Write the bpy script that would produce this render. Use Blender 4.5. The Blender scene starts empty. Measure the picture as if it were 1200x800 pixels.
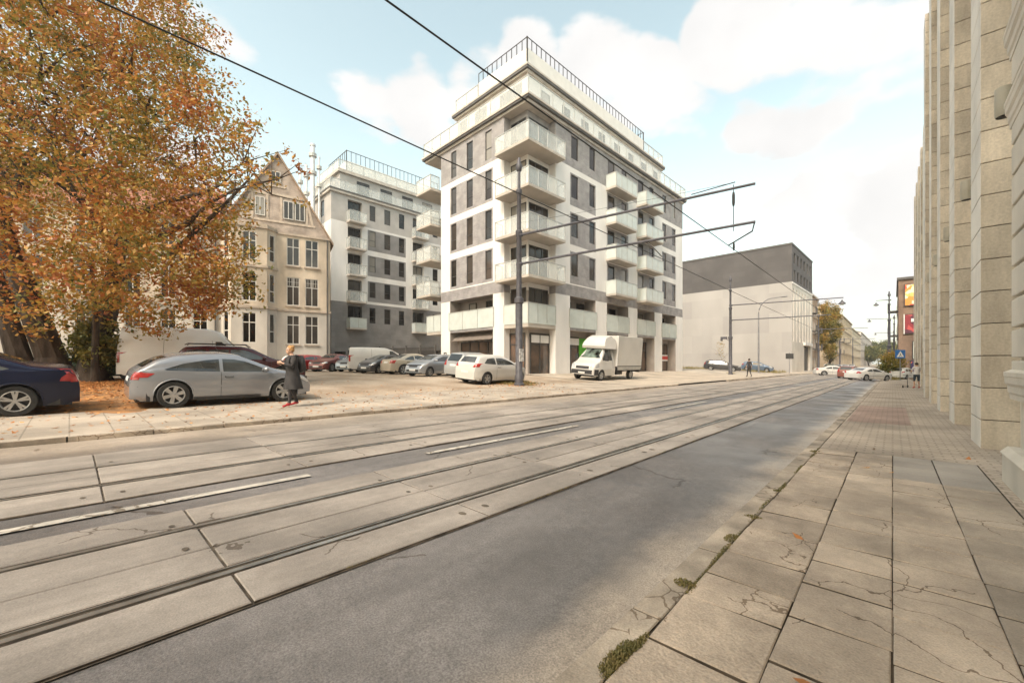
import bpy, bmesh, math, random
from mathutils import Vector, Matrix
from mathutils.bvhtree import BVHTree
random.seed(7)
C = bpy.context.scene.collection
R_ = math.radians
PI = math.pi

# ------------------------------------------------------------------ materials
def _n(nt, t, **kw):
    n = nt.nodes.new(t)
    for k, v in kw.items(): setattr(n, k, v)
    return n
def mat(name, col, rough=.8, var=.12, scale=3., bump=0., bscale=40., metal=0., spec=.5, col2=None, island=0., objrand=0., coat=0., det=6., streak=0.):
    """procedural base: colour broken up by two noises, optional bump, optional second colour in patches"""
    m = bpy.data.materials.new(name); m.use_nodes = True
    nt = m.node_tree; b = nt.nodes['Principled BSDF']
    b.inputs['Roughness'].default_value = rough; b.inputs['Metallic'].default_value = metal
    b.inputs['Specular IOR Level'].default_value = spec
    b.inputs['Coat Weight'].default_value = coat; b.inputs['Coat Roughness'].default_value = .06
    g = _n(nt, 'ShaderNodeNewGeometry')
    mp = _n(nt, 'ShaderNodeMapping'); nt.links.new(g.outputs['Position'], mp.inputs['Vector'])
    if streak: mp.inputs['Scale'].default_value = (1, 1, streak)
    n1 = _n(nt, 'ShaderNodeTexNoise'); n1.inputs['Scale'].default_value = scale; n1.inputs['Detail'].default_value = det
    nt.links.new(mp.outputs[0], n1.inputs['Vector'])
    mx = _n(nt, 'ShaderNodeMix', data_type='RGBA')
    c2 = col2 or tuple(c * (1 - var * 2) for c in col)
    mx.inputs['A'].default_value = (*c2, 1); 
    c1 = col if col2 else tuple(min(1, c * (1 + var)) for c in col)
    mx.inputs['B'].default_value = (*c1, 1)
    mr = _n(nt, 'ShaderNodeMapRange'); mr.inputs['From Min'].default_value = .35; mr.inputs['From Max'].default_value = .65
    nt.links.new(n1.outputs['Fac'], mr.inputs['Value']); nt.links.new(mr.outputs[0], mx.inputs['Factor'])
    out = mx.outputs['Result']
    if island or objrand:
        src = g.outputs['Random Per Island']
        if objrand: src = _n(nt, 'ShaderNodeObjectInfo').outputs['Random']
        k = island or objrand
        mr2 = _n(nt, 'ShaderNodeMapRange'); mr2.inputs['To Min'].default_value = 1 - k; mr2.inputs['To Max'].default_value = 1 + k
        nt.links.new(src, mr2.inputs['Value'])
        vm = _n(nt, 'ShaderNodeVectorMath', operation='SCALE')
        nt.links.new(out, vm.inputs[0]); nt.links.new(mr2.outputs[0], vm.inputs['Scale']); out = vm.outputs[0]
    nt.links.new(out, b.inputs['Base Color'])
    if bump:
        n2 = _n(nt, 'ShaderNodeTexNoise'); n2.inputs['Scale'].default_value = bscale; n2.inputs['Detail'].default_value = 4
        nt.links.new(g.outputs['Position'], n2.inputs['Vector'])
        bp = _n(nt, 'ShaderNodeBump'); bp.inputs['Strength'].default_value = bump; bp.inputs['Distance'].default_value = .02
        nt.links.new(n2.outputs['Fac'], bp.inputs['Height']); nt.links.new(bp.outputs[0], b.inputs['Normal'])
    return m
def with_bricks(m, bw, bh, mortar=.01, dark=.75, horiz=True, offs=.5):
    """multiplies a brick pattern on vertical walls (u = x+y, v = z) or on the ground (x, y) into the colour"""
    nt = m.node_tree; b = nt.nodes['Principled BSDF']
    src = b.inputs['Base Color'].links[0].from_socket
    g = _n(nt, 'ShaderNodeNewGeometry'); sp = _n(nt, 'ShaderNodeSeparateXYZ'); nt.links.new(g.outputs['Position'], sp.inputs[0])
    cb = _n(nt, 'ShaderNodeCombineXYZ')
    if horiz:
        ad = _n(nt, 'ShaderNodeMath', operation='ADD'); nt.links.new(sp.outputs[0], ad.inputs[0]); nt.links.new(sp.outputs[1], ad.inputs[1])
        nt.links.new(ad.outputs[0], cb.inputs[0]); nt.links.new(sp.outputs[2], cb.inputs[1])
    else:
        nt.links.new(sp.outputs[0], cb.inputs[0]); nt.links.new(sp.outputs[1], cb.inputs[1])
    br = _n(nt, 'ShaderNodeTexBrick'); br.offset = offs
    br.inputs['Scale'].default_value = 1; br.inputs['Brick Width'].default_value = bw; br.inputs['Row Height'].default_value = bh
    br.inputs['Mortar Size'].default_value = mortar; br.inputs['Mortar Smooth'].default_value = .3
    br.inputs['Color1'].default_value = (1, 1, 1, 1); br.inputs['Color2'].default_value = (.84, .84, .85, 1); br.inputs['Mortar'].default_value = (dark, dark, dark, 1)
    nt.links.new(cb.outputs[0], br.inputs['Vector'])
    mu = _n(nt, 'ShaderNodeMix', data_type='RGBA', blend_type='MULTIPLY'); mu.inputs['Factor'].default_value = 1
    nt.links.new(src, mu.inputs['A']); nt.links.new(br.outputs['Color'], mu.inputs['B']); nt.links.new(mu.outputs['Result'], b.inputs['Base Color'])
    return m
def with_cracks(m, scale=1.2, width=.012, dark=.35, thr=.52):
    nt = m.node_tree; b = nt.nodes['Principled BSDF']
    src = b.inputs['Base Color'].links[0].from_socket
    g = _n(nt, 'ShaderNodeNewGeometry')
    nz = _n(nt, 'ShaderNodeTexNoise'); nz.inputs['Scale'].default_value = 3.; nz.inputs['Detail'].default_value = 5; nt.links.new(g.outputs['Position'], nz.inputs['Vector'])
    vm = _n(nt, 'ShaderNodeVectorMath', operation='MULTIPLY_ADD'); nt.links.new(nz.outputs['Color'], vm.inputs[0]); vm.inputs[1].default_value = (.35, .35, .35); nt.links.new(g.outputs['Position'], vm.inputs[2])
    v = _n(nt, 'ShaderNodeTexVoronoi', feature='DISTANCE_TO_EDGE'); v.inputs['Scale'].default_value = scale; nt.links.new(vm.outputs[0], v.inputs['Vector'])
    lt = _n(nt, 'ShaderNodeMath', operation='LESS_THAN'); lt.inputs[1].default_value = width; nt.links.new(v.outputs['Distance'], lt.inputs[0])
    n3 = _n(nt, 'ShaderNodeTexNoise'); n3.inputs['Scale'].default_value = .55; nt.links.new(g.outputs['Position'], n3.inputs['Vector'])
    gt = _n(nt, 'ShaderNodeMath', operation='GREATER_THAN'); gt.inputs[1].default_value = thr; nt.links.new(n3.outputs['Fac'], gt.inputs[0])
    mm = _n(nt, 'ShaderNodeMath', operation='MULTIPLY'); nt.links.new(lt.outputs[0], mm.inputs[0]); nt.links.new(gt.outputs[0], mm.inputs[1])
    mu = _n(nt, 'ShaderNodeMix', data_type='RGBA', blend_type='MULTIPLY'); nt.links.new(mm.outputs[0], mu.inputs['Factor'])
    nt.links.new(src, mu.inputs['A']); mu.inputs['B'].default_value = (dark, dark * .9, dark * .8, 1); nt.links.new(mu.outputs['Result'], b.inputs['Base Color'])
    return m
def with_speckle(m, scale=160., lo=.8, hi=1.15):
    nt = m.node_tree; b = nt.nodes['Principled BSDF']
    src = b.inputs['Base Color'].links[0].from_socket
    g = _n(nt, 'ShaderNodeNewGeometry')
    nz = _n(nt, 'ShaderNodeTexNoise'); nz.inputs['Scale'].default_value = scale; nz.inputs['Detail'].default_value = 3; nt.links.new(g.outputs['Position'], nz.inputs['Vector'])
    mr = _n(nt, 'ShaderNodeMapRange'); mr.inputs['From Min'].default_value = .3; mr.inputs['From Max'].default_value = .7
    mr.inputs['To Min'].default_value = lo; mr.inputs['To Max'].default_value = hi; nt.links.new(nz.outputs['Fac'], mr.inputs['Value'])
    vm = _n(nt, 'ShaderNodeVectorMath', operation='SCALE'); nt.links.new(src, vm.inputs[0]); nt.links.new(mr.outputs[0], vm.inputs['Scale'])
    nt.links.new(vm.outputs[0], b.inputs['Base Color'])
    return m
def with_scuffs(m, sx=5., sy=.35, lo=.78, hi=1.12, det=8):
    """long wear marks running with the street, and blotchy dirt"""
    nt = m.node_tree; b = nt.nodes['Principled BSDF']
    for sc_, l_, h_ in (((sx, sy, 1), lo, hi), ((1.7, 1.3, 1), (lo + 1) / 2, (hi + 1) / 2), ((14, 11, 3), (lo + 1) / 2, (hi + 1) / 2)):
        src = b.inputs['Base Color'].links[0].from_socket
        g = _n(nt, 'ShaderNodeNewGeometry'); mp = _n(nt, 'ShaderNodeMapping'); mp.inputs['Scale'].default_value = sc_; nt.links.new(g.outputs['Position'], mp.inputs[0])
        nz = _n(nt, 'ShaderNodeTexNoise'); nz.inputs['Scale'].default_value = 1; nz.inputs['Detail'].default_value = det; nz.inputs['Roughness'].default_value = .62; nt.links.new(mp.outputs[0], nz.inputs['Vector'])
        mr = _n(nt, 'ShaderNodeMapRange'); mr.inputs['From Min'].default_value = .36; mr.inputs['From Max'].default_value = .64
        mr.inputs['To Min'].default_value = l_; mr.inputs['To Max'].default_value = h_; nt.links.new(nz.outputs['Fac'], mr.inputs['Value'])
        vm = _n(nt, 'ShaderNodeVectorMath', operation='SCALE'); nt.links.new(src, vm.inputs[0]); nt.links.new(mr.outputs[0], vm.inputs['Scale']); nt.links.new(vm.outputs[0], b.inputs['Base Color'])
    return m
def milky(name, col, alpha=.75, rough=.15):
    m = mat(name, col, rough, .03, 2.)
    m.node_tree.nodes['Principled BSDF'].inputs['Alpha'].default_value = alpha
    return m

# ------------------------------------------------------------------ mesh builder
class MB:
    def __init__(s): s.v = []; s.f = []; s.m = []
    def add(s, vs, fs, mi=0):
        o = len(s.v); s.v += [tuple(p) for p in vs]; s.f += [tuple(i + o for i in f) for f in fs]; s.m += [mi] * len(fs); return s
    def quad(s, a, b, c, d, mi=0): return s.add([a, b, c, d], [(0, 1, 2, 3)], mi)
    def box(s, x0, x1, y0, y1, z0, z1, mi=0):
        return s.add([(x0, y0, z0), (x1, y0, z0), (x1, y1, z0), (x0, y1, z0), (x0, y0, z1), (x1, y0, z1), (x1, y1, z1), (x0, y1, z1)],
                     [(0, 3, 2, 1), (4, 5, 6, 7), (0, 1, 5, 4), (1, 2, 6, 5), (2, 3, 7, 6), (3, 0, 4, 7)], mi)
    def obox(s, O, U, V, u0, u1, v0, v1, z0, z1, mi=0):
        P = lambda u, v, z: (O[0] + U[0] * u + V[0] * v, O[1] + U[1] * u + V[1] * v, z)
        return s.add([P(u0, v0, z0), P(u1, v0, z0), P(u1, v1, z0), P(u0, v1, z0), P(u0, v0, z1), P(u1, v0, z1), P(u1, v1, z1), P(u0, v1, z1)],
                     [(0, 3, 2, 1), (4, 5, 6, 7), (0, 1, 5, 4), (1, 2, 6, 5), (2, 3, 7, 6), (3, 0, 4, 7)], mi)
    def prism(s, pts, z0, z1, mi=0):
        n = len(pts); vs = [(p[0], p[1], z0) for p in pts] + [(p[0], p[1], z1) for p in pts]
        fs = [tuple(range(n - 1, -1, -1)), tuple(range(n, 2 * n))] + [(i, (i + 1) % n, n + (i + 1) % n, n + i) for i in range(n)]
        return s.add(vs, fs, mi)
    def extrude(s, pts3, d, mi=0):
        """closed polygon of 3-D points extruded by vector d"""
        n = len(pts3); vs = [tuple(p) for p in pts3] + [(p[0] + d[0], p[1] + d[1], p[2] + d[2]) for p in pts3]
        fs = [tuple(range(n - 1, -1, -1)), tuple(range(n, 2 * n))] + [(i, (i + 1) % n, n + (i + 1) % n, n + i) for i in range(n)]
        return s.add(vs, fs, mi)
    def tube(s, path, r, n=8, mi=0, cap=True):
        path = [Vector(p) for p in path]; rs = r if isinstance(r, (list, tuple)) else [r] * len(path)
        vs = []; fs = []
        for i, p in enumerate(path):
            t = (path[min(i + 1, len(path) - 1)] - path[max(i - 1, 0)]).normalized()
            a = t.cross(Vector((0, 0, 1)))
            if a.length < .05: a = t.cross(Vector((1, 0, 0)))
            a.normalize(); b = t.cross(a)
            for k in range(n):
                q = p + (a * math.cos(2 * PI * k / n) + b * math.sin(2 * PI * k / n)) * rs[i]; vs.append(tuple(q))
        for i in range(len(path) - 1):
            for k in range(n):
                fs.append((i * n + k, i * n + (k + 1) % n, (i + 1) * n + (k + 1) % n, (i + 1) * n + k))
        if cap: fs += [tuple(range(n - 1, -1, -1)), tuple(range((len(path) - 1) * n, len(path) * n))]
        return s.add(vs, fs, mi)
    def lathe(s, prof, c=(0, 0, 0), n=24, axis='z', mi=0):
        vs = []; fs = []
        for (r, h) in prof:
            for k in range(n):
                a = 2 * PI * k / n; x, y = r * math.cos(a), r * math.sin(a)
                vs.append((c[0] + x, c[1] + y, c[2] + h) if axis == 'z' else (c[0] + x, c[1] + h, c[2] + y))
        for i in range(len(prof) - 1):
            for k in range(n): fs.append((i * n + k, i * n + (k + 1) % n, (i + 1) * n + (k + 1) % n, (i + 1) * n + k))
        return s.add(vs, fs, mi)
    def ell(s, c, r, n=12, m=8, mi=0):
        pr = [(max(1e-4, math.sin(PI * i / m)), -math.cos(PI * i / m)) for i in range(m + 1)]
        o = len(s.v); s.lathe(pr, (0, 0, 0), n, 'z', mi)
        for i in range(o, len(s.v)):
            p = s.v[i]; s.v[i] = (c[0] + p[0] * r[0], c[1] + p[1] * r[1], c[2] + p[2] * r[2])
        return s
    def build(s, name, mats, parent=None, local=False, smooth=False, kind=None, bevel=0.):
        me = bpy.data.meshes.new(name)
        vs = s.v
        if parent is not None and not local:
            M = parent_inv(parent); vs = [tuple(M @ Vector(v)) for v in vs]
        me.from_pydata(vs, [], s.f)
        if not isinstance(mats, (list, tuple)): mats = [mats]
        for m in mats: me.materials.append(m)
        me.polygons.foreach_set('material_index', s.m)
        bm = bmesh.new(); bm.from_mesh(me); bmesh.ops.recalc_face_normals(bm, faces=bm.faces); bm.to_mesh(me); bm.free()
        if smooth:
            me.polygons.foreach_set('use_smooth', [True] * len(me.polygons))
            try: me.set_sharp_from_angle(angle=R_(40))
            except Exception: pass
        o = bpy.data.objects.new(name, me); C.objects.link(o)
        if parent is not None: o.parent = parent
        if kind: o['kind'] = kind
        if bevel:
            bv = o.modifiers.new('bevel', 'BEVEL'); bv.width = bevel; bv.segments = 2; bv.limit_method = 'ANGLE'; bv.angle_limit = R_(50)
        return o
def parent_inv(p):
    M = Matrix.Identity(4); chain = []
    q = p
    while q is not None: chain.append(q); q = q.parent
    for q in reversed(chain): M = M @ Matrix.LocRotScale(q.location, q.rotation_euler, q.scale)
    return M.inverted()
def tag(o, label, cat, group=None, kind=None):
    if label: o['label'] = label
    if cat: o['category'] = cat
    if group: o['group'] = group
    if kind: o['kind'] = kind
    return o
def thing(name, label, cat, loc=(0, 0, 0), rz=0, group=None, sc=1.):
    o = bpy.data.objects.new(name, None); C.objects.link(o); o.empty_display_size = .2
    o.location = loc; o.rotation_euler = (0, 0, rz); o.scale = (sc, sc, sc)
    return tag(o, label, cat, group)
def copy_tree(o, parent=None):
    c = o.copy(); C.objects.link(c); c.parent = parent
    for ch in o.children: copy_tree(ch, c)
    return c

# ------------------------------------------------------------------ the lie of the land
def gz(x, y):
    l = -x; f = max(-25, min(95, y))
    zr = -.0085 * f; zl = .13 - .002 * f
    k = max(0, min(1, (l - 1) / 11.))
    z = zr + (zl - zr) * k
    for a, b, m in ((12.5, 18, .07), (18, 27, .015)):
        if l > a: z += m * max(0, min(l, b) - a)
    return z
def sheet(name, x0, x1, y0, y1, dz, m, dx=1., dy=4., thick=0., kind='structure'):
    nx = max(1, math.ceil((x1 - x0) / dx)); ny = max(1, math.ceil((y1 - y0) / dy))
    mb = MB(); vs = []
    for i in range(nx + 1):
        for j in range(ny + 1):
            x = x0 + (x1 - x0) * i / nx; y = y0 + (y1 - y0) * j / ny
            vs.append((x, y, gz(x, y) + dz))
    fs = [(i * (ny + 1) + j, (i + 1) * (ny + 1) + j, (i + 1) * (ny + 1) + j + 1, i * (ny + 1) + j + 1) for i in range(nx) for j in range(ny)]
    mb.add(vs, fs)
    if thick:
        for (xa, ya, xb, yb, n) in ((x0, y0, x0, y1, ny), (x1, y1, x1, y0, ny)):
            for j in range(n):
                p = [(xa + (xb - xa) * (j + q) / n, ya + (yb - ya) * (j + q) / n) for q in (0, 1)]
                mb.quad((*p[0], gz(*p[0]) + dz), (*p[1], gz(*p[1]) + dz), (*p[1], gz(*p[1]) + dz - thick), (*p[0], gz(*p[0]) + dz - thick))
    return mb.build(name, m, kind=kind)

# ------------------------------------------------------------------ facades
def ab(O, A, B, a, b): return (O[0] + A[0] * a + B[0] * b, O[1] + A[1] * a + B[1] * b)
def facade(mb, O, U, N, u0, u1, z0, z1, ops, zone=None, n=0.):
    """wall in the plane O + U*u + N*n with rectangular recesses ops = (u0,u1,z0,z1,depth,material of the back)"""
    us = sorted({u0, u1, *[q for o in ops for q in o[:2]], *([z for z in (zone.us if zone else [])])}); us = [u for u in us if u0 <= u <= u1]
    zs = sorted({z0, z1, *[q for o in ops for q in o[2:4]], *([z for z in (zone.zs if zone else [])])}); zs = [z for z in zs if z0 <= z <= z1]
    P = lambda u, z, d=0: (O[0] + U[0] * u + N[0] * (n - d), O[1] + U[1] * u + N[1] * (n - d), z)
    for i in range(len(us) - 1):
        for j in range(len(zs) - 1):
            uc, zc = (us[i] + us[i + 1]) / 2, (zs[j] + zs[j + 1]) / 2
            if any(o[0] < uc < o[1] and o[2] < zc < o[3] for o in ops): continue
            mb.quad(P(us[i], zs[j]), P(us[i + 1], zs[j]), P(us[i + 1], zs[j + 1]), P(us[i], zs[j + 1]), zone.f(uc, zc) if zone else 0)
    for o in ops:
        a, b, c, e, d = o[:5]; mi = o[5] if len(o) > 5 else 0
        ri = o[6] if len(o) > 6 else (zone.f((a + b) / 2, (c + e) / 2) if zone else 0)
        for p, q in (((a, c), (b, c)), ((b, c), (b, e)), ((b, e), (a, e)), ((a, e), (a, c))):
            mb.quad(P(*p), P(*q), P(*q, d), P(*p, d), ri)
        mb.quad(P(a, c, d), P(b, c, d), P(b, e, d), P(a, e, d), mi)
class Zone:
    def __init__(s, us, zs, f): s.us = us; s.zs = zs; s.f = f
_wc = {}
def window(root, O, U, N, u0, u1, z0, z1, n=-.12, style='two', fm=None, gm=None, fw=.05, name='window', proud=.0):
    """frame mesh with its pane as a child; cached by size"""
    w, h = round(u1 - u0, 2), round(z1 - z0, 2)
    key = (w, h, style, fm.name, gm.name, fw)
    if key not in _wc:
        f = MB(); t = .05
        f.box(-w / 2, -w / 2 + fw, -t, 0, 0, h); f.box(w / 2 - fw, w / 2, -t, 0, 0, h)
        f.box(-w / 2 + fw, w / 2 - fw, -t, 0, 0, fw); f.box(-w / 2 + fw, w / 2 - fw, -t, 0, h - fw, h)
        if style in ('two', 'cross', 'lattice', 'three'):
            k = 3 if style == 'three' else 2
            for q in range(1, k):
                x = -w / 2 + w * q / k; f.box(x - fw / 2, x + fw / 2, -t + .004, -.001, fw, h - fw)
        if style in ('cross', 'lattice'): f.box(-w / 2 + fw, w / 2 - fw, -t + .008, -.002, h * .66, h * .66 + fw)
        if style == 'lattice':
            for q in range(1, 5): f.box(-w / 2 + w * q / 5 - .012, -w / 2 + w * q / 5 + .012, -t + .016, -.01, h * .7, h - fw)
            f.box(-w / 2 + fw, w / 2 - fw, -t + .02, -.011, h * .83, h * .83 + .02)
        if style == 'rail':
            f.box(-w / 2 + fw, w / 2 - fw, -t + .006, -.002, h * .38, h * .38 + fw)
        g = MB(); g.quad((-w / 2 + fw * .5, -.02, fw * .5), (w / 2 - fw * .5, -.02, fw * .5), (w / 2 - fw * .5, -.02, h - fw * .5), (-w / 2 + fw * .5, -.02, h - fw * .5))
        fo = f.build(name, fm, root, local=True); go = g.build('pane', gm, fo, local=True)
        _wc[key] = (fo.data, go.data); new = (fo, go)
    else:
        fo = bpy.data.objects.new(name, _wc[key][0]); C.objects.link(fo); fo.parent = root
        go = bpy.data.objects.new('pane', _wc[key][1]); C.objects.link(go); go.parent = fo
    uc = (u0 + u1) / 2
    fo.location = (O[0] + U[0] * uc + N[0] * n - root.location.x, O[1] + U[1] * uc + N[1] * n - root.location.y, z0 - root.location.z)
    inw = (-N[0], -N[1]); X = (inw[1], -inw[0])
    fo.rotation_euler = (0, 0, math.atan2(X[1], X[0]))
    return fo
def glass_rail(root, pts, z0, h, gm, pm, name='glass_balustrade', post=1.1, top=True, th=.02, below=0.):
    """milky panels along a polyline (world xy) with slim posts and handrail as its child"""
    g = MB(); p = MB()
    for (a, b) in zip(pts[:-1], pts[1:]):
        A = Vector(a); B = Vector(b); L = (B - A).length
        if L < .05: continue
        U = (B - A) / L; V = Vector((-U.y, U.x))
        g.obox(A, U, V, .02, L - .02, -th / 2, th / 2, z0 - below, z0 + h - .03)
        k = max(1, round(L / post))
        for q in range(k + 1):
            u = L * q / k; p.obox(A, U, V, u - .02, u + .02, -.03, .03 if q else .03, z0, z0 + h - .032)
        if top: p.obox(A, U, V, -.03, L + .03, -.03, .03, z0 + h - .03, z0 + h + .02)
    o = g.build(name, gm, root); q = p.build('rail_posts', pm, o)
    return o
# ------------------------------------------------------------------ camera, sun, sky
cam = bpy.data.cameras.new('camera'); co = bpy.data.objects.new('camera', cam); C.objects.link(co)
co.location = (0, 0, 1.25); co.rotation_euler = (R_(90), 0, R_(42.84))
cam.sensor_width = 36; cam.lens = 36 * 481 / 1200; cam.shift_y = 26 / 1200; cam.clip_end = 3000; cam.clip_start = .05
bpy.context.scene.camera = co
SUN_EL, SUN_AZ = 49, 169      # azimuth from +Y towards +X: a veiled sun behind the camera
sd = Vector((math.sin(R_(SUN_AZ)) * math.cos(R_(SUN_EL)), math.cos(R_(SUN_AZ)) * math.cos(R_(SUN_EL)), math.sin(R_(SUN_EL))))
sun = bpy.data.lights.new('sun', 'SUN'); sun.energy = 1.3; sun.angle = R_(10); sun.color = (1, .955, .91)
so = bpy.data.objects.new('sun', sun); C.objects.link(so); so.rotation_euler = (-sd).to_track_quat('-Z', 'Y').to_euler()
sc = bpy.context.scene
sc.view_settings.view_transform = 'Standard'; sc.view_settings.look = 'None'; sc.view_settings.exposure = 1.16; sc.view_settings.gamma = 1
sc.cycles.max_bounces = 6; sc.cycles.transparent_max_bounces = 12; sc.cycles.use_denoising = True
W = bpy.data.worlds.new('World'); sc.world = W; W.use_nodes = True
nt = W.node_tree; bg = nt.nodes['Background']
sky = _n(nt, 'ShaderNodeTexSky', sky_type='NISHITA', sun_disc=False, sun_elevation=R_(SUN_EL), sun_rotation=R_(SUN_AZ))
sky.air_density = 1.; sky.dust_density = 1.6; sky.ozone_density = 1.; sky.altitude = 100
tc = _n(nt, 'ShaderNodeTexCoord')
def camdir(px, py):
    v = Vector(((px - 600) / 481, 1, -(py - 426) / 481)).normalized(); th = R_(42.84)
    return Vector((v.x * math.cos(th) - v.y * math.sin(th), v.x * math.sin(th) + v.y * math.cos(th), v.z))
nz = _n(nt, 'ShaderNodeTexNoise'); nz.inputs['Scale'].default_value = 4.2; nz.inputs['Detail'].default_value = 9; nz.inputs['Roughness'].default_value = .5
mp = _n(nt, 'ShaderNodeMapping'); mp.inputs['Scale'].default_value = (1, 1, 2.1); nt.links.new(tc.outputs['Generated'], mp.inputs[0]); nt.links.new(mp.outputs[0], nz.inputs['Vector'])
acc = None
# cloud banks at fixed bearings in the sky: (photo bearing, angular size, weight)
for px, py, rad, wt in ((430, 125, .085, .9), (490, 115, .085, 1.), (560, 105, .085, 1.), (620, 85, .08, 1.), (690, 95, .10, 1.), (750, 115, .09, 1.), (865, 40, .09, .95), (930, 20, .10, 1.), (1010, 30, .09, .95), (800, 140, .07, .8), (880, 148, .055, .9), (970, 150, .06, .9), (330, 2, .09, .5), (1300, 60, .2, .9),
                        (890, 235, .06, .4), (20, 250, .35, .8), (-300, 100, .5, .8), (1500, 100, .6, .9)):
    d = camdir(px, py)
    dp = _n(nt, 'ShaderNodeVectorMath', operation='DOT_PRODUCT'); dp.inputs[1].default_value = d
    nr = _n(nt, 'ShaderNodeVectorMath', operation='NORMALIZE'); nt.links.new(tc.outputs['Generated'], nr.inputs[0]); nt.links.new(nr.outputs[0], dp.inputs[0])
    mr = _n(nt, 'ShaderNodeMapRange', interpolation_type='SMOOTHSTEP'); mr.inputs['From Min'].default_value = math.cos(rad * 1.5); mr.inputs['From Max'].default_value = math.cos(rad * .25)
    mr.inputs['To Max'].default_value = wt; nt.links.new(dp.outputs['Value'], mr.inputs['Value'])
    if acc is None: acc = mr.outputs[0]
    else:
        mxm = _n(nt, 'ShaderNodeMath', operation='MAXIMUM'); nt.links.new(acc, mxm.inputs[0]); nt.links.new(mr.outputs[0], mxm.inputs[1]); acc = mxm.outputs[0]
# coverage = bank * .55 + noise - 1
ma = _n(nt, 'ShaderNodeMath', operation='MULTIPLY_ADD'); ma.inputs[1].default_value = .42; nt.links.new(acc, ma.inputs[0]); nt.links.new(nz.outputs['Fac'], ma.inputs[2])
cov = _n(nt, 'ShaderNodeMapRange', interpolation_type='SMOOTHSTEP'); cov.inputs['From Min'].default_value = .735; cov.inputs['From Max'].default_value = .85; nt.links.new(ma.outputs[0], cov.inputs['Value'])
# thin veil towards the horizon
spz = _n(nt, 'ShaderNodeSeparateXYZ'); nt.links.new(tc.outputs['Generated'], spz.inputs[0])
hz = _n(nt, 'ShaderNodeMapRange', interpolation_type='SMOOTHSTEP'); hz.inputs['From Min'].default_value = .5; hz.inputs['From Max'].default_value = -.02; hz.inputs['To Min'].default_value = .0; hz.inputs['To Max'].default_value = .72
nt.links.new(spz.outputs[2], hz.inputs['Value'])
tint = _n(nt, 'ShaderNodeMix', data_type='RGBA', blend_type='MULTIPLY'); tint.inputs['Factor'].default_value = 1; tint.inputs['B'].default_value = (2.95, 2.4, 1.5, 1)
nt.links.new(sky.outputs[0], tint.inputs['A'])
SKYW = (3.3, 3.8, 3.95, 1)
m1 = _n(nt, 'ShaderNodeMix', data_type='RGBA'); m1.inputs['B'].default_value = SKYW; nt.links.new(hz.outputs[0], m1.inputs['Factor']); nt.links.new(tint.outputs['Result'], m1.inputs['A'])
nz2 = _n(nt, 'ShaderNodeTexNoise'); nz2.inputs['Scale'].default_value = 5; nz2.inputs['Detail'].default_value = 6; nt.links.new(tc.outputs['Generated'], nz2.inputs['Vector'])
cc = _n(nt, 'ShaderNodeMix', data_type='RGBA'); cc.inputs['A'].default_value = (4.25, 4.2, 4.15, 1); cc.inputs['B'].default_value = (4.75, 4.68, 4.6, 1)
cmr = _n(nt, 'ShaderNodeMapRange'); cmr.inputs['From Min'].default_value = .35; cmr.inputs['From Max'].default_value = .6; nt.links.new(nz2.outputs['Fac'], cmr.inputs['Value']); nt.links.new(cmr.outputs[0], cc.inputs['Factor'])
m2 = _n(nt, 'ShaderNodeMix', data_type='RGBA'); nt.links.new(cov.outputs[0], m2.inputs['Factor']); nt.links.new(m1.outputs['Result'], m2.inputs['A']); nt.links.new(cc.outputs['Result'], m2.inputs['B'])
nt.links.new(m2.outputs['Result'], bg.inputs['Color']); bg.inputs['Strength'].default_value = .1

# ------------------------------------------------------------------ ground, roads, tram track, pavements
def nonuni(a, b, knots):
    return sorted({a, b, *[k for k in knots if a < k < b]})
Mground = mat('dry_ground', (.33, .27, .20), .95, .2, .25, bump=.4)
gm = MB(); xs = nonuni(-700, 600, [-300, -120, -60, -40, -27, -18, -12.5, -12, -9, -6, -1, 3, 20, 80, 250]); ys = nonuni(-700, 900, [-200, -60, -25, -10, 0, 10, 20, 30, 45, 60, 80, 95, 150, 300])
gv = [(x, y, gz(x, y) - .12) for x in xs for y in ys]
gm.add(gv, [(i * len(ys) + j, (i + 1) * len(ys) + j, (i + 1) * len(ys) + j + 1, i * len(ys) + j + 1) for i in range(len(xs) - 1) for j in range(len(ys) - 1)])
gm.build('ground', Mground, kind='structure')
# asphalt with dust along the kerb
Masp = mat('asphalt', (.165, .152, .146), .6, .18, .35, bump=.25, bscale=260, spec=.45)
nt = Masp.node_tree; b = nt.nodes['Principled BSDF']; src = b.inputs['Base Color'].links[0].from_socket
g = _n(nt, 'ShaderNodeNewGeometry'); sp = _n(nt, 'ShaderNodeSeparateXYZ'); nt.links.new(g.outputs['Position'], sp.inputs[0])
nn = _n(nt, 'ShaderNodeTexNoise'); nn.inputs['Scale'].default_value = 1.3; nn.inputs['Detail'].default_value = 6; nt.links.new(g.outputs['Position'], nn.inputs['Vector'])
md = _n(nt, 'ShaderNodeMath', operation='MULTIPLY_ADD'); md.inputs[1].default_value = .75; nt.links.new(nn.outputs['Fac'], md.inputs[0]); nt.links.new(sp.outputs[0], md.inputs[2])
mr = _n(nt, 'ShaderNodeMapRange', interpolation_type='SMOOTHSTEP'); mr.inputs['From Min'].default_value = -1.0; mr.inputs['From Max'].default_value = -.62; mr.inputs['To Max'].default_value = .85; nt.links.new(md.outputs[0], mr.inputs['Value'])
mr2 = _n(nt, 'ShaderNodeMapRange', interpolation_type='SMOOTHSTEP'); mr2.inputs['From Min'].default_value = -6.6; mr2.inputs['From Max'].default_value = -8.2; mr2.inputs['To Max'].default_value = .8; nt.links.new(md.outputs[0], mr2.inputs['Value'])
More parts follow.
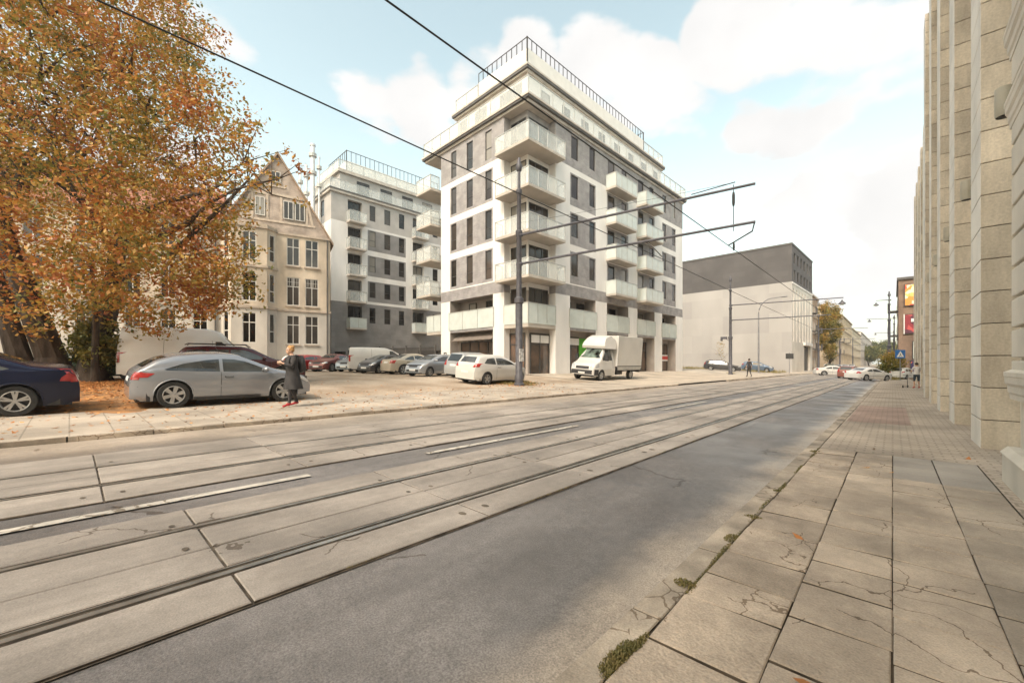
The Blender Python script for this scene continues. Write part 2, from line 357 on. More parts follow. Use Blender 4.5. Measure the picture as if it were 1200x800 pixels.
mxx = _n(nt, 'ShaderNodeMath', operation='MAXIMUM'); nt.links.new(mr.outputs[0], mxx.inputs[0]); nt.links.new(mr2.outputs[0], mxx.inputs[1])
mx = _n(nt, 'ShaderNodeMix', data_type='RGBA'); nt.links.new(mxx.outputs[0], mx.inputs['Factor']); nt.links.new(src, mx.inputs['A']); mx.inputs['B'].default_value = (.37, .31, .25, 1)
nt.links.new(mx.outputs['Result'], b.inputs['Base Color']); with_speckle(Masp, 110, .66, 1.42); with_cracks(Masp, .5, .006, .5, .58); with_scuffs(Masp, 1.6, .3, .78, 1.16)
rn = _n(nt, 'ShaderNodeTexNoise'); rn.inputs['Scale'].default_value = .7; rn.inputs['Detail'].default_value = 4; gg_ = _n(nt, 'ShaderNodeNewGeometry'); nt.links.new(gg_.outputs['Position'], rn.inputs['Vector'])
rr = _n(nt, 'ShaderNodeMapRange'); rr.inputs['From Min'].default_value = .4; rr.inputs['From Max'].default_value = .62; rr.inputs['To Min'].default_value = .34; rr.inputs['To Max'].default_value = .68; nt.links.new(rn.outputs['Fac'], rr.inputs['Value']); nt.links.new(rr.outputs[0], nt.nodes['Principled BSDF'].inputs['Roughness'])
sheet('road', -9.05, -.84, -30, 420, -.02, Masp, dx=1.0, dy=3)
Mblack = mat('joint_dirt', (.11, .088, .066), .95, .3, 8)
Mconc = with_speckle(with_cracks(mat('track_concrete', (.30, .265, .232), .8, .14, .8, bump=.12, bscale=120, island=.12, streak=1), .8, .005, .45, .6), 110, .82, 1.14)
with_scuffs(Mconc, 3.2, .7, .84, 1.1)
Mrail = mat('rail_steel', (.40, .38, .35), .36, .15, 6, metal=.8)
Mraild = mat('rail_rust', (.06, .042, .03), .8, .3, 12)
def strip_boxes(mb, x0, x1, y0, y1, step, dz0, dz1, gap=.012, jit=0., ph=0., jz=.0, mi=0, side=1, jx=0.):
    y = y0 + ph
    while y < y1:
        L = step * (1 + random.uniform(-jit, jit)); ya, yb = y + gap / 2, min(y + L, y1) - gap / 2; y += L
        if yb - ya < .05: continue
        a, b_, c_, d_ = [random.uniform(-jz, jz) for _ in range(4)]
        e = .006
        P = lambda x, yy, dz: (x, yy, gz(x, yy) + dz)
        vs = [P(x0, ya, dz0), P(x1, ya, dz0), P(x1, yb, dz0), P(x0, yb, dz0), P(x0, ya, dz1 - e + a), P(x1, ya, dz1 - e + b_), P(x1, yb, dz1 - e + c_), P(x0, yb, dz1 - e + d_),
              P(x0 + e, ya + e, dz1 + a), P(x1 - e, ya + e, dz1 + b_), P(x1 - e, yb - e, dz1 + c_), P(x0 + e, yb - e, dz1 + d_)]
        if jx: vs = [(p[0] + jj, p[1], p[2]) for p, jj in zip(vs, [random.uniform(-jx, jx) for _ in range(4)] * 3)]
        mb.add(vs, [(4, 5, 9, 8), (5, 6, 10, 9), (6, 7, 11, 10), (7, 4, 8, 11), (8, 9, 10, 11)], mi); mb.add(vs, [(0, 1, 5, 4), (1, 2, 6, 5), (2, 3, 7, 6), (3, 0, 4, 7)], side)
for nm, x0, x1 in (('track_bed', -4.345, -2.43), ('track_bed', -7.595, -5.07)):
    sheet(nm, x0, x1, -20, 300, -.012, Mblack, dx=1, dy=3)
sl = MB(); rl = MB(); rd = MB()
# near track: rails at 2.88 and 3.84; far track: rails at 5.70 and 6.66
for (ra, rb, oa, ob, ph) in ((2.88, 3.84, 2.44, 4.33, .65 - 1.7 * 13), (5.70, 6.68, 5.08, 7.58, .21 - 1.7 * 13)):
    mid = (ra + rb) / 2 - .02
    cols = ((oa, ra - .05), (ra + .10, mid), (mid + .016, rb - .055), (rb + .055, ob))
    for (c0, c1) in cols:
        strip_boxes(sl, -c1, -c0, ph, 260, 1.7, -.03, .003, gap=.013, jz=.004)
    for r_, s_ in ((ra, 1), (rb, -1)):
        rl.box(0, 0, 0, 0, 0, 0) if False else None
        y = -20.
        while y < 300:
            y2 = y + 4
            for (mbb, xa, xb, dz) in ((rl, -r_ - .021, -r_ + .021, .004), (rd, -r_ - .05, -r_ + .05, -.008), (rl, (-r_ - .078) if s_ > 0 else (-r_ + .066), (-r_ - .066) if s_ > 0 else (-r_ + .078), .001)):
                P = lambda x, yy, d: (x, yy, gz(x, yy) + d)
                mbb.add([P(xa, y, -.03), P(xb, y, -.03), P(xb, y2, -.03), P(xa, y2, -.03), P(xa, y, dz), P(xb, y, dz), P(xb, y2, dz), P(xa, y2, dz)], [(4, 5, 6, 7), (0, 1, 5, 4), (2, 3, 7, 6), (3, 0, 4, 7), (1, 2, 6, 5)])
            y = y2
sl.build('track_slabs', [Mconc, Mblack], kind='structure'); rl.build('tram_rails', Mrail, kind='structure'); rd.build('rail_grooves', Mraild, kind='structure')
# lifting pockets cut in the slab corners: little dark recess plates, and steel ties
pk = MB()
for ph, xs_ in ((.65, (2.62, 3.42, 3.95)), (.21, (5.3, 6.9))):
    for k in range(-2, 24):
        y = ph + 1.7 * k
        for x in xs_:
            for s_ in (-1, 1):
                if random.random() < .75:
                    xx, yy = -x, y + s_ * .13; r0 = .028 if x in (2.62,) else .02
                    pts = [(xx + r0 * 1.5 * math.cos(a), yy + r0 * math.sin(a), gz(xx, yy) + .006) for a in [i * PI / 5 for i in range(10)]]
                    pk.add(pts, [tuple(range(10))])
pk.build('slab_pockets', Mblack, kind='structure')
# painted dashes between the tracks
Mpaint = with_cracks(mat('worn_road_paint', (.45, .42, .37), .7, .13, 5), 4, .03, .45, .45)
pd = MB()
for y0 in (-6.4, -1.9, 3.35, 11.2, 24.):
    y1 = y0 + 3.7; y = y0
    while y < y1 - .01:
        y2 = min(y + .6, y1); pd.quad((-4.765, y, gz(-4.7, y) - .006), (-4.655, y, gz(-4.7, y) - .006), (-4.655, y2, gz(-4.7, y2) - .006), (-4.765, y2, gz(-4.7, y2) - .006)); y = y2
for y0 in (20, 27.5, 36):      # short cross markings in the right lane
    for x0 in (-2.1,): pd.quad((x0, y0, gz(x0, y0) - .012), (x0 + 1.0, y0 + .0, gz(x0 + 1, y0) - .012), (x0 + 1.0, y0 + .12, gz(x0 + 1, y0) - .012), (x0, y0 + .12, gz(x0, y0) - .012))
pd.build('road_marking', Mpaint, kind='structure')
# right pavement
Mslab = with_speckle(with_cracks(mat('pavement_slab', (.49, .405, .325), .85, .12, 1.1, bump=.5, bscale=70, island=.10), 1.5, .005, .4, .50), 120, .84, 1.12)
Mslabd = with_speckle(with_cracks(mat('pavement_slab_shaded', (.41, .345, .28), .85, .12, 1.1, bump=.5, bscale=70, island=.07), 1.3, .006, .45, .56), 120, .86, 1.1)  # slab colour darkened: the shadow strip along the wall is painted in
Mslabb = with_speckle(mat('pavement_slab_bluegrey', (.36, .325, .29), .85, .1, 1.1, bump=.4, bscale=70, island=.06), 120, .88, 1.1)
Mkerb = with_cracks(with_speckle(mat('kerb_stone', (.42, .355, .285), .85, .2, 2, bump=.4, bscale=60, island=.12), 120, .8, 1.12), 5, .03, .5, .5)
sheet('pavement_bed', -.995, 1.6, -20, 140, -.022 + .004, Mblack, dx=1.3, dy=3)
[with_scuffs(m_, 1.6, 1.1, .84, 1.1) for m_ in (Mslab, Mslabd, Mkerb)]
s0 = MB(); s1 = MB(); s2 = MB(); s3 = MB()
Mslabk = with_scuffs(with_speckle(with_cracks(with_cracks(mat('pavement_slab_broken', (.475, .39, .31), .85, .14, 1.6, bump=.6, bscale=55, island=.13), 2.2, .007, .45, .49), 4.5, .012, .6, .57), 110, .8, 1.14), 2.6, 1.8, .82, 1.1)
random.seed(11)
strip_boxes(s0, -.835, -.393, -6, 8, .46, -.05, .004, gap=.020, jit=.3, jz=.006, jx=.005)
strip_boxes(s1, -.387, -.0025, -6, 8, .44, -.05, .004, gap=.016, jit=.15, jz=.004, jx=.003)
strip_boxes(s1, .0025, .390, -6, 6.4, .42, -.05, .004, gap=.013, jit=.1, jz=.004, jx=.002)
strip_boxes(s3, .005, .385, 6.4, 8, .4, -.05, .004, gap=.007, jz=.002)
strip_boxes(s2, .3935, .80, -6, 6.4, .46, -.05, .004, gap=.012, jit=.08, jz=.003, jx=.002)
strip_boxes(s3, .395, .80, 6.4, 8, .4, -.05, .004, gap=.006, jz=.002)
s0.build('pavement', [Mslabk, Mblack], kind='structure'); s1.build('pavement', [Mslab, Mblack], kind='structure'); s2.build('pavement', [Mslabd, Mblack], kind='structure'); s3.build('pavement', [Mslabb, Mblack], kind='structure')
kb = MB(); strip_boxes(kb, -1.0, -.85, -6, 120, 1., -.05, -.006, gap=.015, jz=.004, jit=.02); kb.build('kerb', [Mkerb, Mblack], kind='structure')
Msett = with_speckle(with_bricks(mat('pavement_setts', (.49, .41, .33), .85, .14, .7, bump=.3), .21, .12, .014, .62, horiz=False), 100, .86, 1.1)
Msettp = with_speckle(with_bricks(mat('pavement_setts_pink', (.42, .30, .245), .85, .12, .9, bump=.3), .21, .12, .014, .66, horiz=False), 100, .86, 1.1)
sheet('pavement', -.835, 1.5, 8, 140, .002, Msett, dx=1.2, dy=3)
sheet('pavement', -.80, .3, 12.5, 18, .006, Msettp, dx=1.1, dy=2)
sheet('pavement', .81, 1.5, -8, 8, .002, Msett, dx=.7, dy=2)
# left pavement and the sandy car park
Msl = with_speckle(with_cracks(with_bricks(mat('left_pavement', (.44, .38, .31), .85, .14, .8, bump=.3), .5, .5, .012, .62, horiz=False, offs=.0), 1.1, .006, .5, .55), 100, .86, 1.12)
sheet('pavement', -12.9, -9.2, -30, 26, .045, Msl, dx=.6, dy=2)
kl = MB(); strip_boxes(kl, -9.195, -9.06, -22, 24, 1., -.05, .055, gap=.02, jz=.008, jit=.02); strip_boxes(kl, -9.0, -8.86, 33, 140, 1., -.05, .055, gap=.02, jz=.008); kl.build('kerb', [Mkerb, Mkerb], kind='structure')
Mlot = with_speckle(with_bricks(mat('car_park_cobbles', (.52, .43, .335), .95, .2, .5, bump=.6, bscale=30, col2=(.33, .25, .175)), .16, .12, .02, .8, horiz=False), 60, .8, 1.15)
sheet('car_park', -60, -12.8, -30, 21, .03, Mlot, dx=1.5, dy=2)
Mwalk = with_speckle(with_bricks(mat('forecourt_paving', (.50, .43, .345), .85, .12, .5), .4, .2, .008, .75, horiz=False), 100, .88, 1.1)
sheet('forecourt', -22, -9.2, 21, 58, .05, Mwalk, dx=1., dy=2)
sheet('side_street', -60, -9.2, 58, 66, .02, Masp, dx=2., dy=2)
sheet('pavement', -11.2, -8.95, 66, 300, .05, Mwalk, dx=1., dy=4)
# sandy patch on the driveway, litter strip under the tree
Mlit = mat('leaf_litter_ground', (.42, .20, .07), .95, .2, 3., col2=(.20, .12, .06), bump=.6, bscale=25)
lt = MB(); 
ring = []
for k in range(40):
    a = 2 * PI * k / 40; r0 = 1 + .16 * math.sin(3 * a + 1) + .1 * math.sin(7 * a)
    ring.append((-18.6 + 5.2 * r0 * math.cos(a), 0. + 4.6 * r0 * math.sin(a)))
vs = [(-18.6, 0, gz(-18.6, 0) + .05)]
for q in (.33, .66, 1.): vs += [(-18.6 + (x + 18.6) * q, y * q, gz(-18.6 + (x + 18.6) * q, y * q) + .05 - (.012 if q == 1 else 0)) for x, y in ring]
fs = [(0, 1 + k, 1 + (k + 1) % 40) for k in range(40)] + [(1 + r0 * 40 + k, 41 + r0 * 40 + k, 41 + r0 * 40 + (k + 1) % 40, 1 + r0 * 40 + (k + 1) % 40) for r0 in (0, 1) for k in range(40)]
lt.add(vs, fs); lt.build('leaf_litter', Mlit, kind='stuff')
def leaf_mesh(name, pts, size, m, parent=None, kind=None, flat=False, loc=None):
    """many small folded leaves, one mesh; pts = list of (x,y,z)"""
    import numpy as np
    n = len(pts); P = np.array(pts, dtype=np.float32)
    rs = np.random.RandomState(len(pts) % 9973)
    if flat:
        nr = np.stack([rs.normal(0, .25, n), rs.normal(0, .25, n), np.ones(n)], 1)
    else:
        nr = rs.normal(0, 1, (n, 3)); nr[:, 2] = np.abs(nr[:, 2]) * 1.1 + .15
    nr /= np.linalg.norm(nr, axis=1)[:, None]
    a = rs.normal(0, 1, (n, 3)); a -= (a * nr).sum(1)[:, None] * nr; a /= np.linalg.norm(a, axis=1)[:, None]
    b = np.cross(nr, a); s = (size * rs.uniform(.55, 1.25, n))[:, None]
    tip, w = a * s, b * s * .52
    v = np.stack([P - tip, P + w - nr * s * .15, P + tip, P - w - nr * s * .15], 1).reshape(-1, 3)
    if loc is not None: v = v - np.array(loc)
    me = bpy.data.meshes.new(name); me.vertices.add(4 * n); me.vertices.foreach_set('co', v.astype(np.float32).ravel())
    me.loops.add(4 * n); me.loops.foreach_set('vertex_index', np.arange(4 * n, dtype=np.int32))
    me.polygons.add(n); me.polygons.foreach_set('loop_start', np.arange(0, 4 * n, 4, dtype=np.int32)); me.polygons.foreach_set('loop_total', np.full(n, 4, dtype=np.int32))
    me.materials.append(m); me.update(calc_edges=True)
    o = bpy.data.objects.new(name, me); C.objects.link(o)
    if parent is not None: o.parent = parent
    if kind: o['kind'] = kind
    return o
def leafmat(name, stops, scale=.5, rnd=.35, transl=.25):
    m = bpy.data.materials.new(name); m.use_nodes = True; nt = m.node_tree; b = nt.nodes['Principled BSDF']
    g = _n(nt, 'ShaderNodeNewGeometry'); nz = _n(nt, 'ShaderNodeTexNoise'); nz.inputs['Scale'].default_value = scale; nz.inputs['Detail'].default_value = 3
    nt.links.new(g.outputs['Position'], nz.inputs['Vector'])
    ma = _n(nt, 'ShaderNodeMath', operation='MULTIPLY_ADD'); ma.inputs[1].default_value = rnd; nt.links.new(g.outputs['Random Per Island'], ma.inputs[0])
    mr = _n(nt, 'ShaderNodeMapRange'); mr.inputs['From Min'].default_value = .36; mr.inputs['From Max'].default_value = .64; mr.inputs['To Max'].default_value = 1 - rnd
    nt.links.new(nz.outputs['Fac'], mr.inputs['Value']); nt.links.new(mr.outputs[0], ma.inputs[2])
    cr = _n(nt, 'ShaderNodeValToRGB'); el = cr.color_ramp.elements
    while len(el) < len(stops): el.new(.5)
    for e, (p, c) in zip(el, stops): e.position = p; e.color = (*c, 1)
    nt.links.new(ma.outputs[0], cr.inputs[0]); nt.links.new(cr.outputs[0], b.inputs['Base Color']); b.inputs['Roughness'].default_value = .6
    tr = _n(nt, 'ShaderNodeBsdfTranslucent'); nt.links.new(cr.outputs[0], tr.inputs[0])
    ms = _n(nt, 'ShaderNodeMixShader'); ms.inputs[0].default_value = transl; nt.links.new(b.outputs[0], ms.inputs[1]); nt.links.new(tr.outputs[0], ms.inputs[2])
    nt.links.new(ms.outputs[0], nt.nodes['Material Output'].inputs[0])
    return m
Mfall = leafmat('autumn_leaves', [(0, (.06, .09, .025)), (.25, (.20, .19, .04)), (.42, (.44, .29, .06)), (.58, (.48, .24, .05)), (.75, (.42, .15, .04)), (.9, (.31, .09, .03)), (1, (.16, .06, .03))], .55, .5, .3)
Mlitter = leafmat('fallen_leaves', [(0, (.20, .09, .03)), (.4, (.5, .2, .06)), (1, (.62, .34, .12))], 2., .7, .1)
pts = []
random.seed(5)
for _ in range(9000):
    a = random.uniform(0, 2 * PI); r0 = abs(random.gauss(0, .62)); x = -18.6 + 5.4 * r0 * math.cos(a); y = 5 * r0 * math.sin(a)
    if x > -12.2: continue
    pts.append((x, y, gz(x, y) + .07))
for _ in range(700):
    x = random.uniform(-14, -9.3); y = random.uniform(-2, 16); pts.append((x, y, gz(x, y) + .055))
for _ in range(40):
    x = random.uniform(-.9, .8); y = random.uniform(1.5, 9); pts.append((x, y, gz(x, y) + .012)) if random.random() < .3 else None
leaf_mesh('fallen_leaves', pts, .05, Mlitter, kind='stuff', flat=True)
# moss and grass in the joints of the near kerb
Mgrass = leafmat('joint_grass', [(0, (.07, .075, .02)), (.5, (.16, .14, .045)), (1, (.27, .21, .09))], 8, .6, .1)
def grass(name, spots, m, kind='stuff', hs=1.):
    mb = MB()
    for (x, y, rx, ry, n, h) in spots:
        for _ in range(n):
            a = random.uniform(0, 2 * PI); q = math.sqrt(random.random()); px, py = x + rx * q * math.cos(a), y + ry * q * math.sin(a)
            z = gz(px, py) + .0; hh = h * random.uniform(.4, 1.2) * (1.1 - q * .6); t = random.uniform(0, 2 * PI); w = .004 * hs; ln = hh * random.uniform(.2, .9)
            dx, dy = math.cos(t), math.sin(t)
            mb.add([(px - dy * w, py + dx * w, z), (px + dy * w, py - dx * w, z), (px + dx * ln * .5 + dy * w * .7, py + dy * ln * .5 - dx * w * .7, z + hh * .7), (px + dx * ln, py + dy * ln, z + hh), (px + dx * ln * .5 - dy * w * .7, py + dy * ln * .5 + dx * w * .7, z + hh * .7)], [(0, 1, 2, 4), (4, 2, 3)])
    return mb.build(name, m, kind=kind)
gs = [(-.865, 1.60, .04, .08, 420, .026), (-.84, 1.74, .02, .10, 240, .02), (-.88, 2.42, .06, .05, 260, .02), (-.87, 3.3, .04, .09, 200, .015), (-.86, 3.9, .07, .04, 160, .012), (-.85, 4.9, .05, .05, 120, .012), (-.84, 7.6, .08, .1, 200, .02)]
gs += [(-.84 + random.uniform(-.02, .02), random.uniform(1, 8), .015, .16, 60, .012) for _ in range(26)] + [(-.86 + random.uniform(-.02, .03), 1.62 + random.uniform(-.12, .2), .03, .06, 160, .016) for _ in range(6)] + [(-2.43, random.uniform(0, 9), .006, .15, 30, .01) for _ in range(8)]
grass('joint_grass', gs, Mgrass)
# ------------------------------------------------------------------ building materials
Mwhite = mat('white_render', (.77, .75, .725), .85, .05, .6, bump=.15, bscale=60, streak=.35)
Mgreyb = with_bricks(mat('grey_brick', (.35, .335, .335), .85, .1, 1.5, bump=.3, bscale=50), .26, .08, .008, .8)
Mdarkrec = mat('dark_recess', (.03, .03, .032), .7, .2, 2)
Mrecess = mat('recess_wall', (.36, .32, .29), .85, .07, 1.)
Mconcr = mat('concrete_slab', (.52, .48, .43), .8, .08, 1.5)
Mtrim = mat('dark_metal_trim', (.10, .095, .09), .5, .1, 3)
Mframe = mat('anthracite_frame', (.055, .052, .05), .45, .1, 3)
Mglass = mat('window_glass', (.05, .042, .036), .07, .5, .25, spec=.55, objrand=.5)
nt = Mglass.node_tree; b = nt.nodes['Principled BSDF']; src = b.inputs['Base Color'].links[0].from_socket      # drawn curtains behind one pane in six
oi = _n(nt, 'ShaderNodeObjectInfo'); gt_ = _n(nt, 'ShaderNodeMath', operation='GREATER_THAN'); gt_.inputs[1].default_value = .83; nt.links.new(oi.outputs['Random'], gt_.inputs[0])
mxc = _n(nt, 'ShaderNodeMix', data_type='RGBA'); nt.links.new(gt_.outputs[0], mxc.inputs['Factor']); nt.links.new(src, mxc.inputs['A']); mxc.inputs['B'].default_value = (.27, .25, .22, 1); nt.links.new(mxc.outputs['Result'], b.inputs['Base Color'])
Mmilk = milky('milky_glass', (.70, .76, .73), .74)
Mmilk2 = milky('clear_milky_glass', (.80, .84, .82), .30)
Mpost = mat('light_grey_metal', (.48, .48, .46), .4, .05, 4, metal=.3)
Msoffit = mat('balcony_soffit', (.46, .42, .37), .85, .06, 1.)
def setr(o): return o

# ------------------------------------------------------------------ corner block with white and grey facades
th = R_(2.16); RX = (math.sin(th), math.cos(th)); LX = (-math.cos(th), math.sin(th)); NR = (math.cos(th), -math.sin(th)); NL = (-math.sin(th), -math.cos(th))
CO = (-18.24, 21.28)
blk = thing('apartment_block', 'large new corner apartment block with white and grey brick facades, glass balconies and shops below', 'building', (CO[0], CO[1], .4))
FL = [.42, 4.15, 7.15, 10.15, 13.15, 16.15]
gcols = ((2.97, 4.72), (8.2, 9.9), (13.5, 15.2), (18.7, 20.4), (23.7, 25.5))
def zr(u, z):
    if z > 16.3: return 1
    if z > 7.3:
        pan = (4.72 < u < 8.2) or (9.9 < u < 13.5) or (15.2 < u < 18.7) or (20.4 < u < 23.7)
        if not pan: return 0
        for f in FL[2:5]:
            if f + .24 < z < f + 2.72: return 1
        return 0
    if z > 6.42: return 1
    for a, b in gcols:
        if a <= u <= b: return 0
    return 1
def zl(u, z):
    if z > 16.3: return 1
    if z > 7.3:
        if not 3.55 < u < 8.86: return 0
        return 1 if any(f + .24 < z < f + 2.72 for f in FL[2:5]) else 0
    if z > 6.42: return 1
    return 0 if (2.36 <= u <= 3.55 or u >= 8.86) else 1
zsx = [16.3, 7.3, 6.42] + [f + q for f in FL[2:5] for q in (.24, .72 + 2)]
ZR = Zone([4.72, 8.2, 9.9, 13.5, 15.2, 18.7, 20.4, 23.7], zsx, zr); ZL = Zone([3.55, 8.86], zsx, zl)
w = MB()
ops_r = []; win_r = []
for k, f in enumerate(FL[2:]):
    for (a, b) in ((4.87, 5.78), (7.3, 8.12), (20.5, 21.35), (22.8, 23.6)):
        ops_r.append((a, b, f + .85, f + 2.62, .2, 3)); win_r.append((a, b, f + .85, f + 2.62, 'one'))
    for (a, b, c) in ((10.05, 11.15, .06), (12.3, 13.2, .95), (15.35, 16.4, .06), (17.6, 18.5, .95)):
        ops_r.append((a, b, f + c, f + 2.55, .2, 3)); win_r.append((a, b, f + c, f + 2.55, 'one'))
for (a, b) in ((4.72, 8.2), (9.9, 13.5), (15.2, 18.7), (20.4, 23.7)):
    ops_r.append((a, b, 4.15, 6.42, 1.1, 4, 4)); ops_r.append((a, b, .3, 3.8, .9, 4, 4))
facade(w, CO, RX, NR, 2.97, 25.5, .1, 19.1, ops_r, ZR)
ops_l = []; win_l = []
for f in FL[2:]:
    for (a, b) in ((3.7, 4.42), (5.9, 6.67), (8.0, 8.72)):
        ops_l.append((a, b, f + .45, f + 2.62, .2, 3)); win_l.append((a, b, f + .45, f + 2.62, 'rail'))
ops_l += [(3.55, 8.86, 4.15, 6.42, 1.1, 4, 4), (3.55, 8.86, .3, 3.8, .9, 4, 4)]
facade(w, CO, LX, NL, 2.36, 10.15, .1, 19.1, ops_l, ZL)
# corner notch: set-back walls and returns
dk = lambda u, z: 4 if z < 6.42 else (1 if z > 16.3 else 0)
SB = .6
nz1 = [(.72, 2.8, f + .06, f + 2.5, .12, 3) for f in FL[1:]]; nl1 = [(.72, 2.25, f + .06, f + 2.5, .12, 3) for f in FL[1:]]
nz1.append((.8, 2.9, .5, 3.4, .12, 3)); nl1.append((.8, 2.3, .5, 3.4, .12, 3))
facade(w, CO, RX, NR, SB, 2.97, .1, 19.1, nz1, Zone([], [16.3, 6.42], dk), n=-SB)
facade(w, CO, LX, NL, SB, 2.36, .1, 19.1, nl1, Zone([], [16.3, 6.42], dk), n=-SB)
P = lambda a, b, z: (*ab(CO, RX, LX, a, b), z)
for z0, z1, mi in ((.1, 6.42, 0), (6.42, 7.3, 1), (7.3, 16.3, 0), (16.3, 19.1, 1)):
    w.quad(P(2.97, 0, z0), P(2.97, SB, z0), P(2.97, SB, z1), P(2.97, 0, z1), mi)
    w.quad(P(0, 2.36, z0), P(SB, 2.36, z0), P(SB, 2.36, z1), P(0, 2.36, z1), mi)
    w.quad(P(0, 10.15, z0), P(1.1, 10.15, z0), P(1.1, 10.15, z1), P(0, 10.15, z1), mi)
facade(w, CO, LX, NL, 10.15, 11.3, .1, 19.1, [(10.35, 11.15, f + .06, f + 2.4, .12, 3) for f in FL[1:]], Zone([], [16.3, 6.42], dk), n=-1.1)
# the face towards the courtyard and the far gable, back
NB = (-NR[0], -NR[1]); NF = (-NL[0], -NL[1])
facade(w, ab(CO, RX, LX, 0, 11.3), RX, NB, 1.1, 25.5, .1, 19.1, [(3 + 3 * k, 4 + 3 * k, f + .85, f + 2.6, .2, 3) for k in range(7) for f in FL[1:]], Zone([], [16.3], lambda u, z: 1 if z > 16.3 else 0))
ops_f = [(1.0, 2.2, f + .06, f + 2.5, .2, 3) for f in FL[1:]] + [(5 + 3 * k, 6 + 3 * k, f + .85, f + 2.6, .2, 3) for k in range(2) for f in FL[1:]]
facade(w, ab(CO, RX, LX, 25.5, 0), LX, NF, 0, 11.3, .1, 19.1, ops_f, Zone([], [16.3], lambda u, z: 1 if z > 16.3 else 0))
o = w.build('wall', [Mwhite, Mgreyb, Mconcr, Mdarkrec, Mrecess], blk)
for (a, b, c, d, s) in win_r: window(blk, CO, RX, NR, a, b, c, d, -.1, s, Mframe, Mglass)
for (a, b, c, d, s) in win_l: window(blk, CO, LX, NL, a, b, c, d, -.1, s, Mframe, Mglass)
for f in FL[1:]:
    window(blk, CO, RX, NR, .72, 2.8, f + .06, f + 2.5, -SB - .03, 'three', Mframe, Mglass, fw=.07); window(blk, CO, LX, NL, .72, 2.25, f + .06, f + 2.5, -SB - .03, 'two', Mframe, Mglass, fw=.07)
    window(blk, CO, LX, NL, 10.35, 11.15, f + .06, f + 2.4, -1.13, 'one', Mframe, Mglass)
    window(blk, ab(CO, RX, LX, 25.5, 0), LX, NF, 1.0, 2.2, f + .06, f + 2.5, -.1, 'two', Mframe, Mglass)
for (a, b) in ((5.2, 6.2), (7.0, 8.0), (11.9, 13.0), (17.1, 18.2), (22.1, 23.1)): window(blk, CO, RX, NR, a, b, 4.2, 6.2, -1.06, 'one', Mframe, Mglass)
for (a, b) in ((4.5, 5.5), (6.7, 7.6)): window(blk, CO, LX, NL, a, b, 4.2, 6.2, -1.06, 'one', Mframe, Mglass)
# cornices, slabs
tr = MB()
def ring_prism(mb, off, z0, z1, a1=25.5, b1=11.3, a0=0, b0=0, mi=0):
    mb.prism([P(a0 - off, b0 - off, 0)[:2], P(a1 + off, b0 - off, 0)[:2], P(a1 + off, b1 + off, 0)[:2], P(a0 - off, b1 + off, 0)[:2]], z0, z1, mi)
ring_prism(tr, .12, 19.1, 19.28, b1=12.3); ring_prism(tr, .30, 19.281, 19.42, b1=12.3, mi=1); ring_prism(tr, .36, 19.421, 19.56, b1=12.3, mi=0)
tr.build('cornice', [Mconcr, Mtrim], blk)
# set-back top floor
tw = MB(); A0, B0, A1, B1 = 1.3, 1.3, 22.9, 9.6
OA = ab(CO, RX, LX, A0, B0)
topw = [(1.0, 3.0), (6.0, 7.8), (.2 + 8, 8.25)]
opr = [(1.5 + 2.6 * k, 2.6 + 2.6 * k, 19.7, 21.9, .15, 3) for k in range(8)]
opl = [(.5, 2.9, 20.0, 22.0, .15, 3), (4.4, 5.9, 20.0, 22.0, .15, 3), (6.9, 7.9, 20.0, 22.0, .15, 3)]
facade(tw, OA, RX, NR, 0, A1 - A0, 19.56, 22.4, opr); facade(tw, OA, LX, NL, 0, B1 - B0, 19.56, 22.4, opl, Zone([], [], lambda u, z: 2))
facade(tw, ab(CO, RX, LX, A1, B0), LX, NF, 0, B1 - B0, 19.56, 22.4, []); facade(tw, ab(CO, RX, LX, A0, B1), RX, NB, 0, A1 - A0, 19.56, 22.4, [])
tw.build('penthouse_wall', [Mwhite, Mgreyb, Mconcr, Mdarkrec], blk)
for (a, b, c, d, *_q) in opr: window(blk, OA, RX, NR, a, b, c, d, -.06, 'one', Mframe, Mglass)
for (a, b, c, d, *_q) in opl: window(blk, OA, LX, NL, a, b, c, d, -.06, 'two', Mframe, Mglass)
tc2 = MB(); ring_prism(tc2, .18, 22.4, 22.55, A1, B1, A0, B0); ring_prism(tc2, .32, 22.551, 22.72, A1, B1, A0, B0, 1); ring_prism(tc2, .35, 22.721, 22.86, A1, B1, A0, B0, 0)
tc2.build('roof_cornice', [Mconcr, Mtrim], blk)
lift = MB(); lift.obox(CO, RX, LX, 3.5, 6.5, 5.2, 8.2, 22.86, 25.3); lift.obox(CO, RX, LX, 3.4, 6.6, 5.1, 8.3, 25.301, 25.45); lift.obox(CO, RX, LX, 12, 14, 4, 7, 22.86, 24.2)
lift.build('roof_housing', Mconcr, blk)
# terrace balustrade (upper) and roof fence with dark posts
Q = lambda a, b: ab(CO, RX, LX, a, b)
glass_rail(blk, [Q(25.6, 5), Q(25.6, -.25), Q(-.25, -.25), Q(-.25, 12.4), Q(5, 12.4)], 19.56, 1.15, Mmilk2, Mpost, post=1.3)
fm_ = milky('white_roof_screen', (.78, .77, .73), .9)
fp = MB(); fg = MB()
for (a, b) in ((Q(18.5, 1.1), Q(1.1, 1.1)), (Q(1.1, 1.1), Q(1.1, 6.5)), (Q(18.5, 1.1), Q(18.5, 6))):
    A = Vector(a); B = Vector(b); L = (B - A).length; U = (B - A) / L; V = Vector((-U.y, U.x)); k = round(L / .52)
    fg.obox(A, U, V, .03, L - .03, -.012, .012, 22.9, 24.0)
    for q in range(k + 1):
        u = L * q / k; fp.obox(A, U, V, u - .03, u + .03, -.05, -.014, 22.86, 24.78)
    fp.obox(A, U, V, -.03, L + .03, -.055, -.01, 24.781, 24.83)
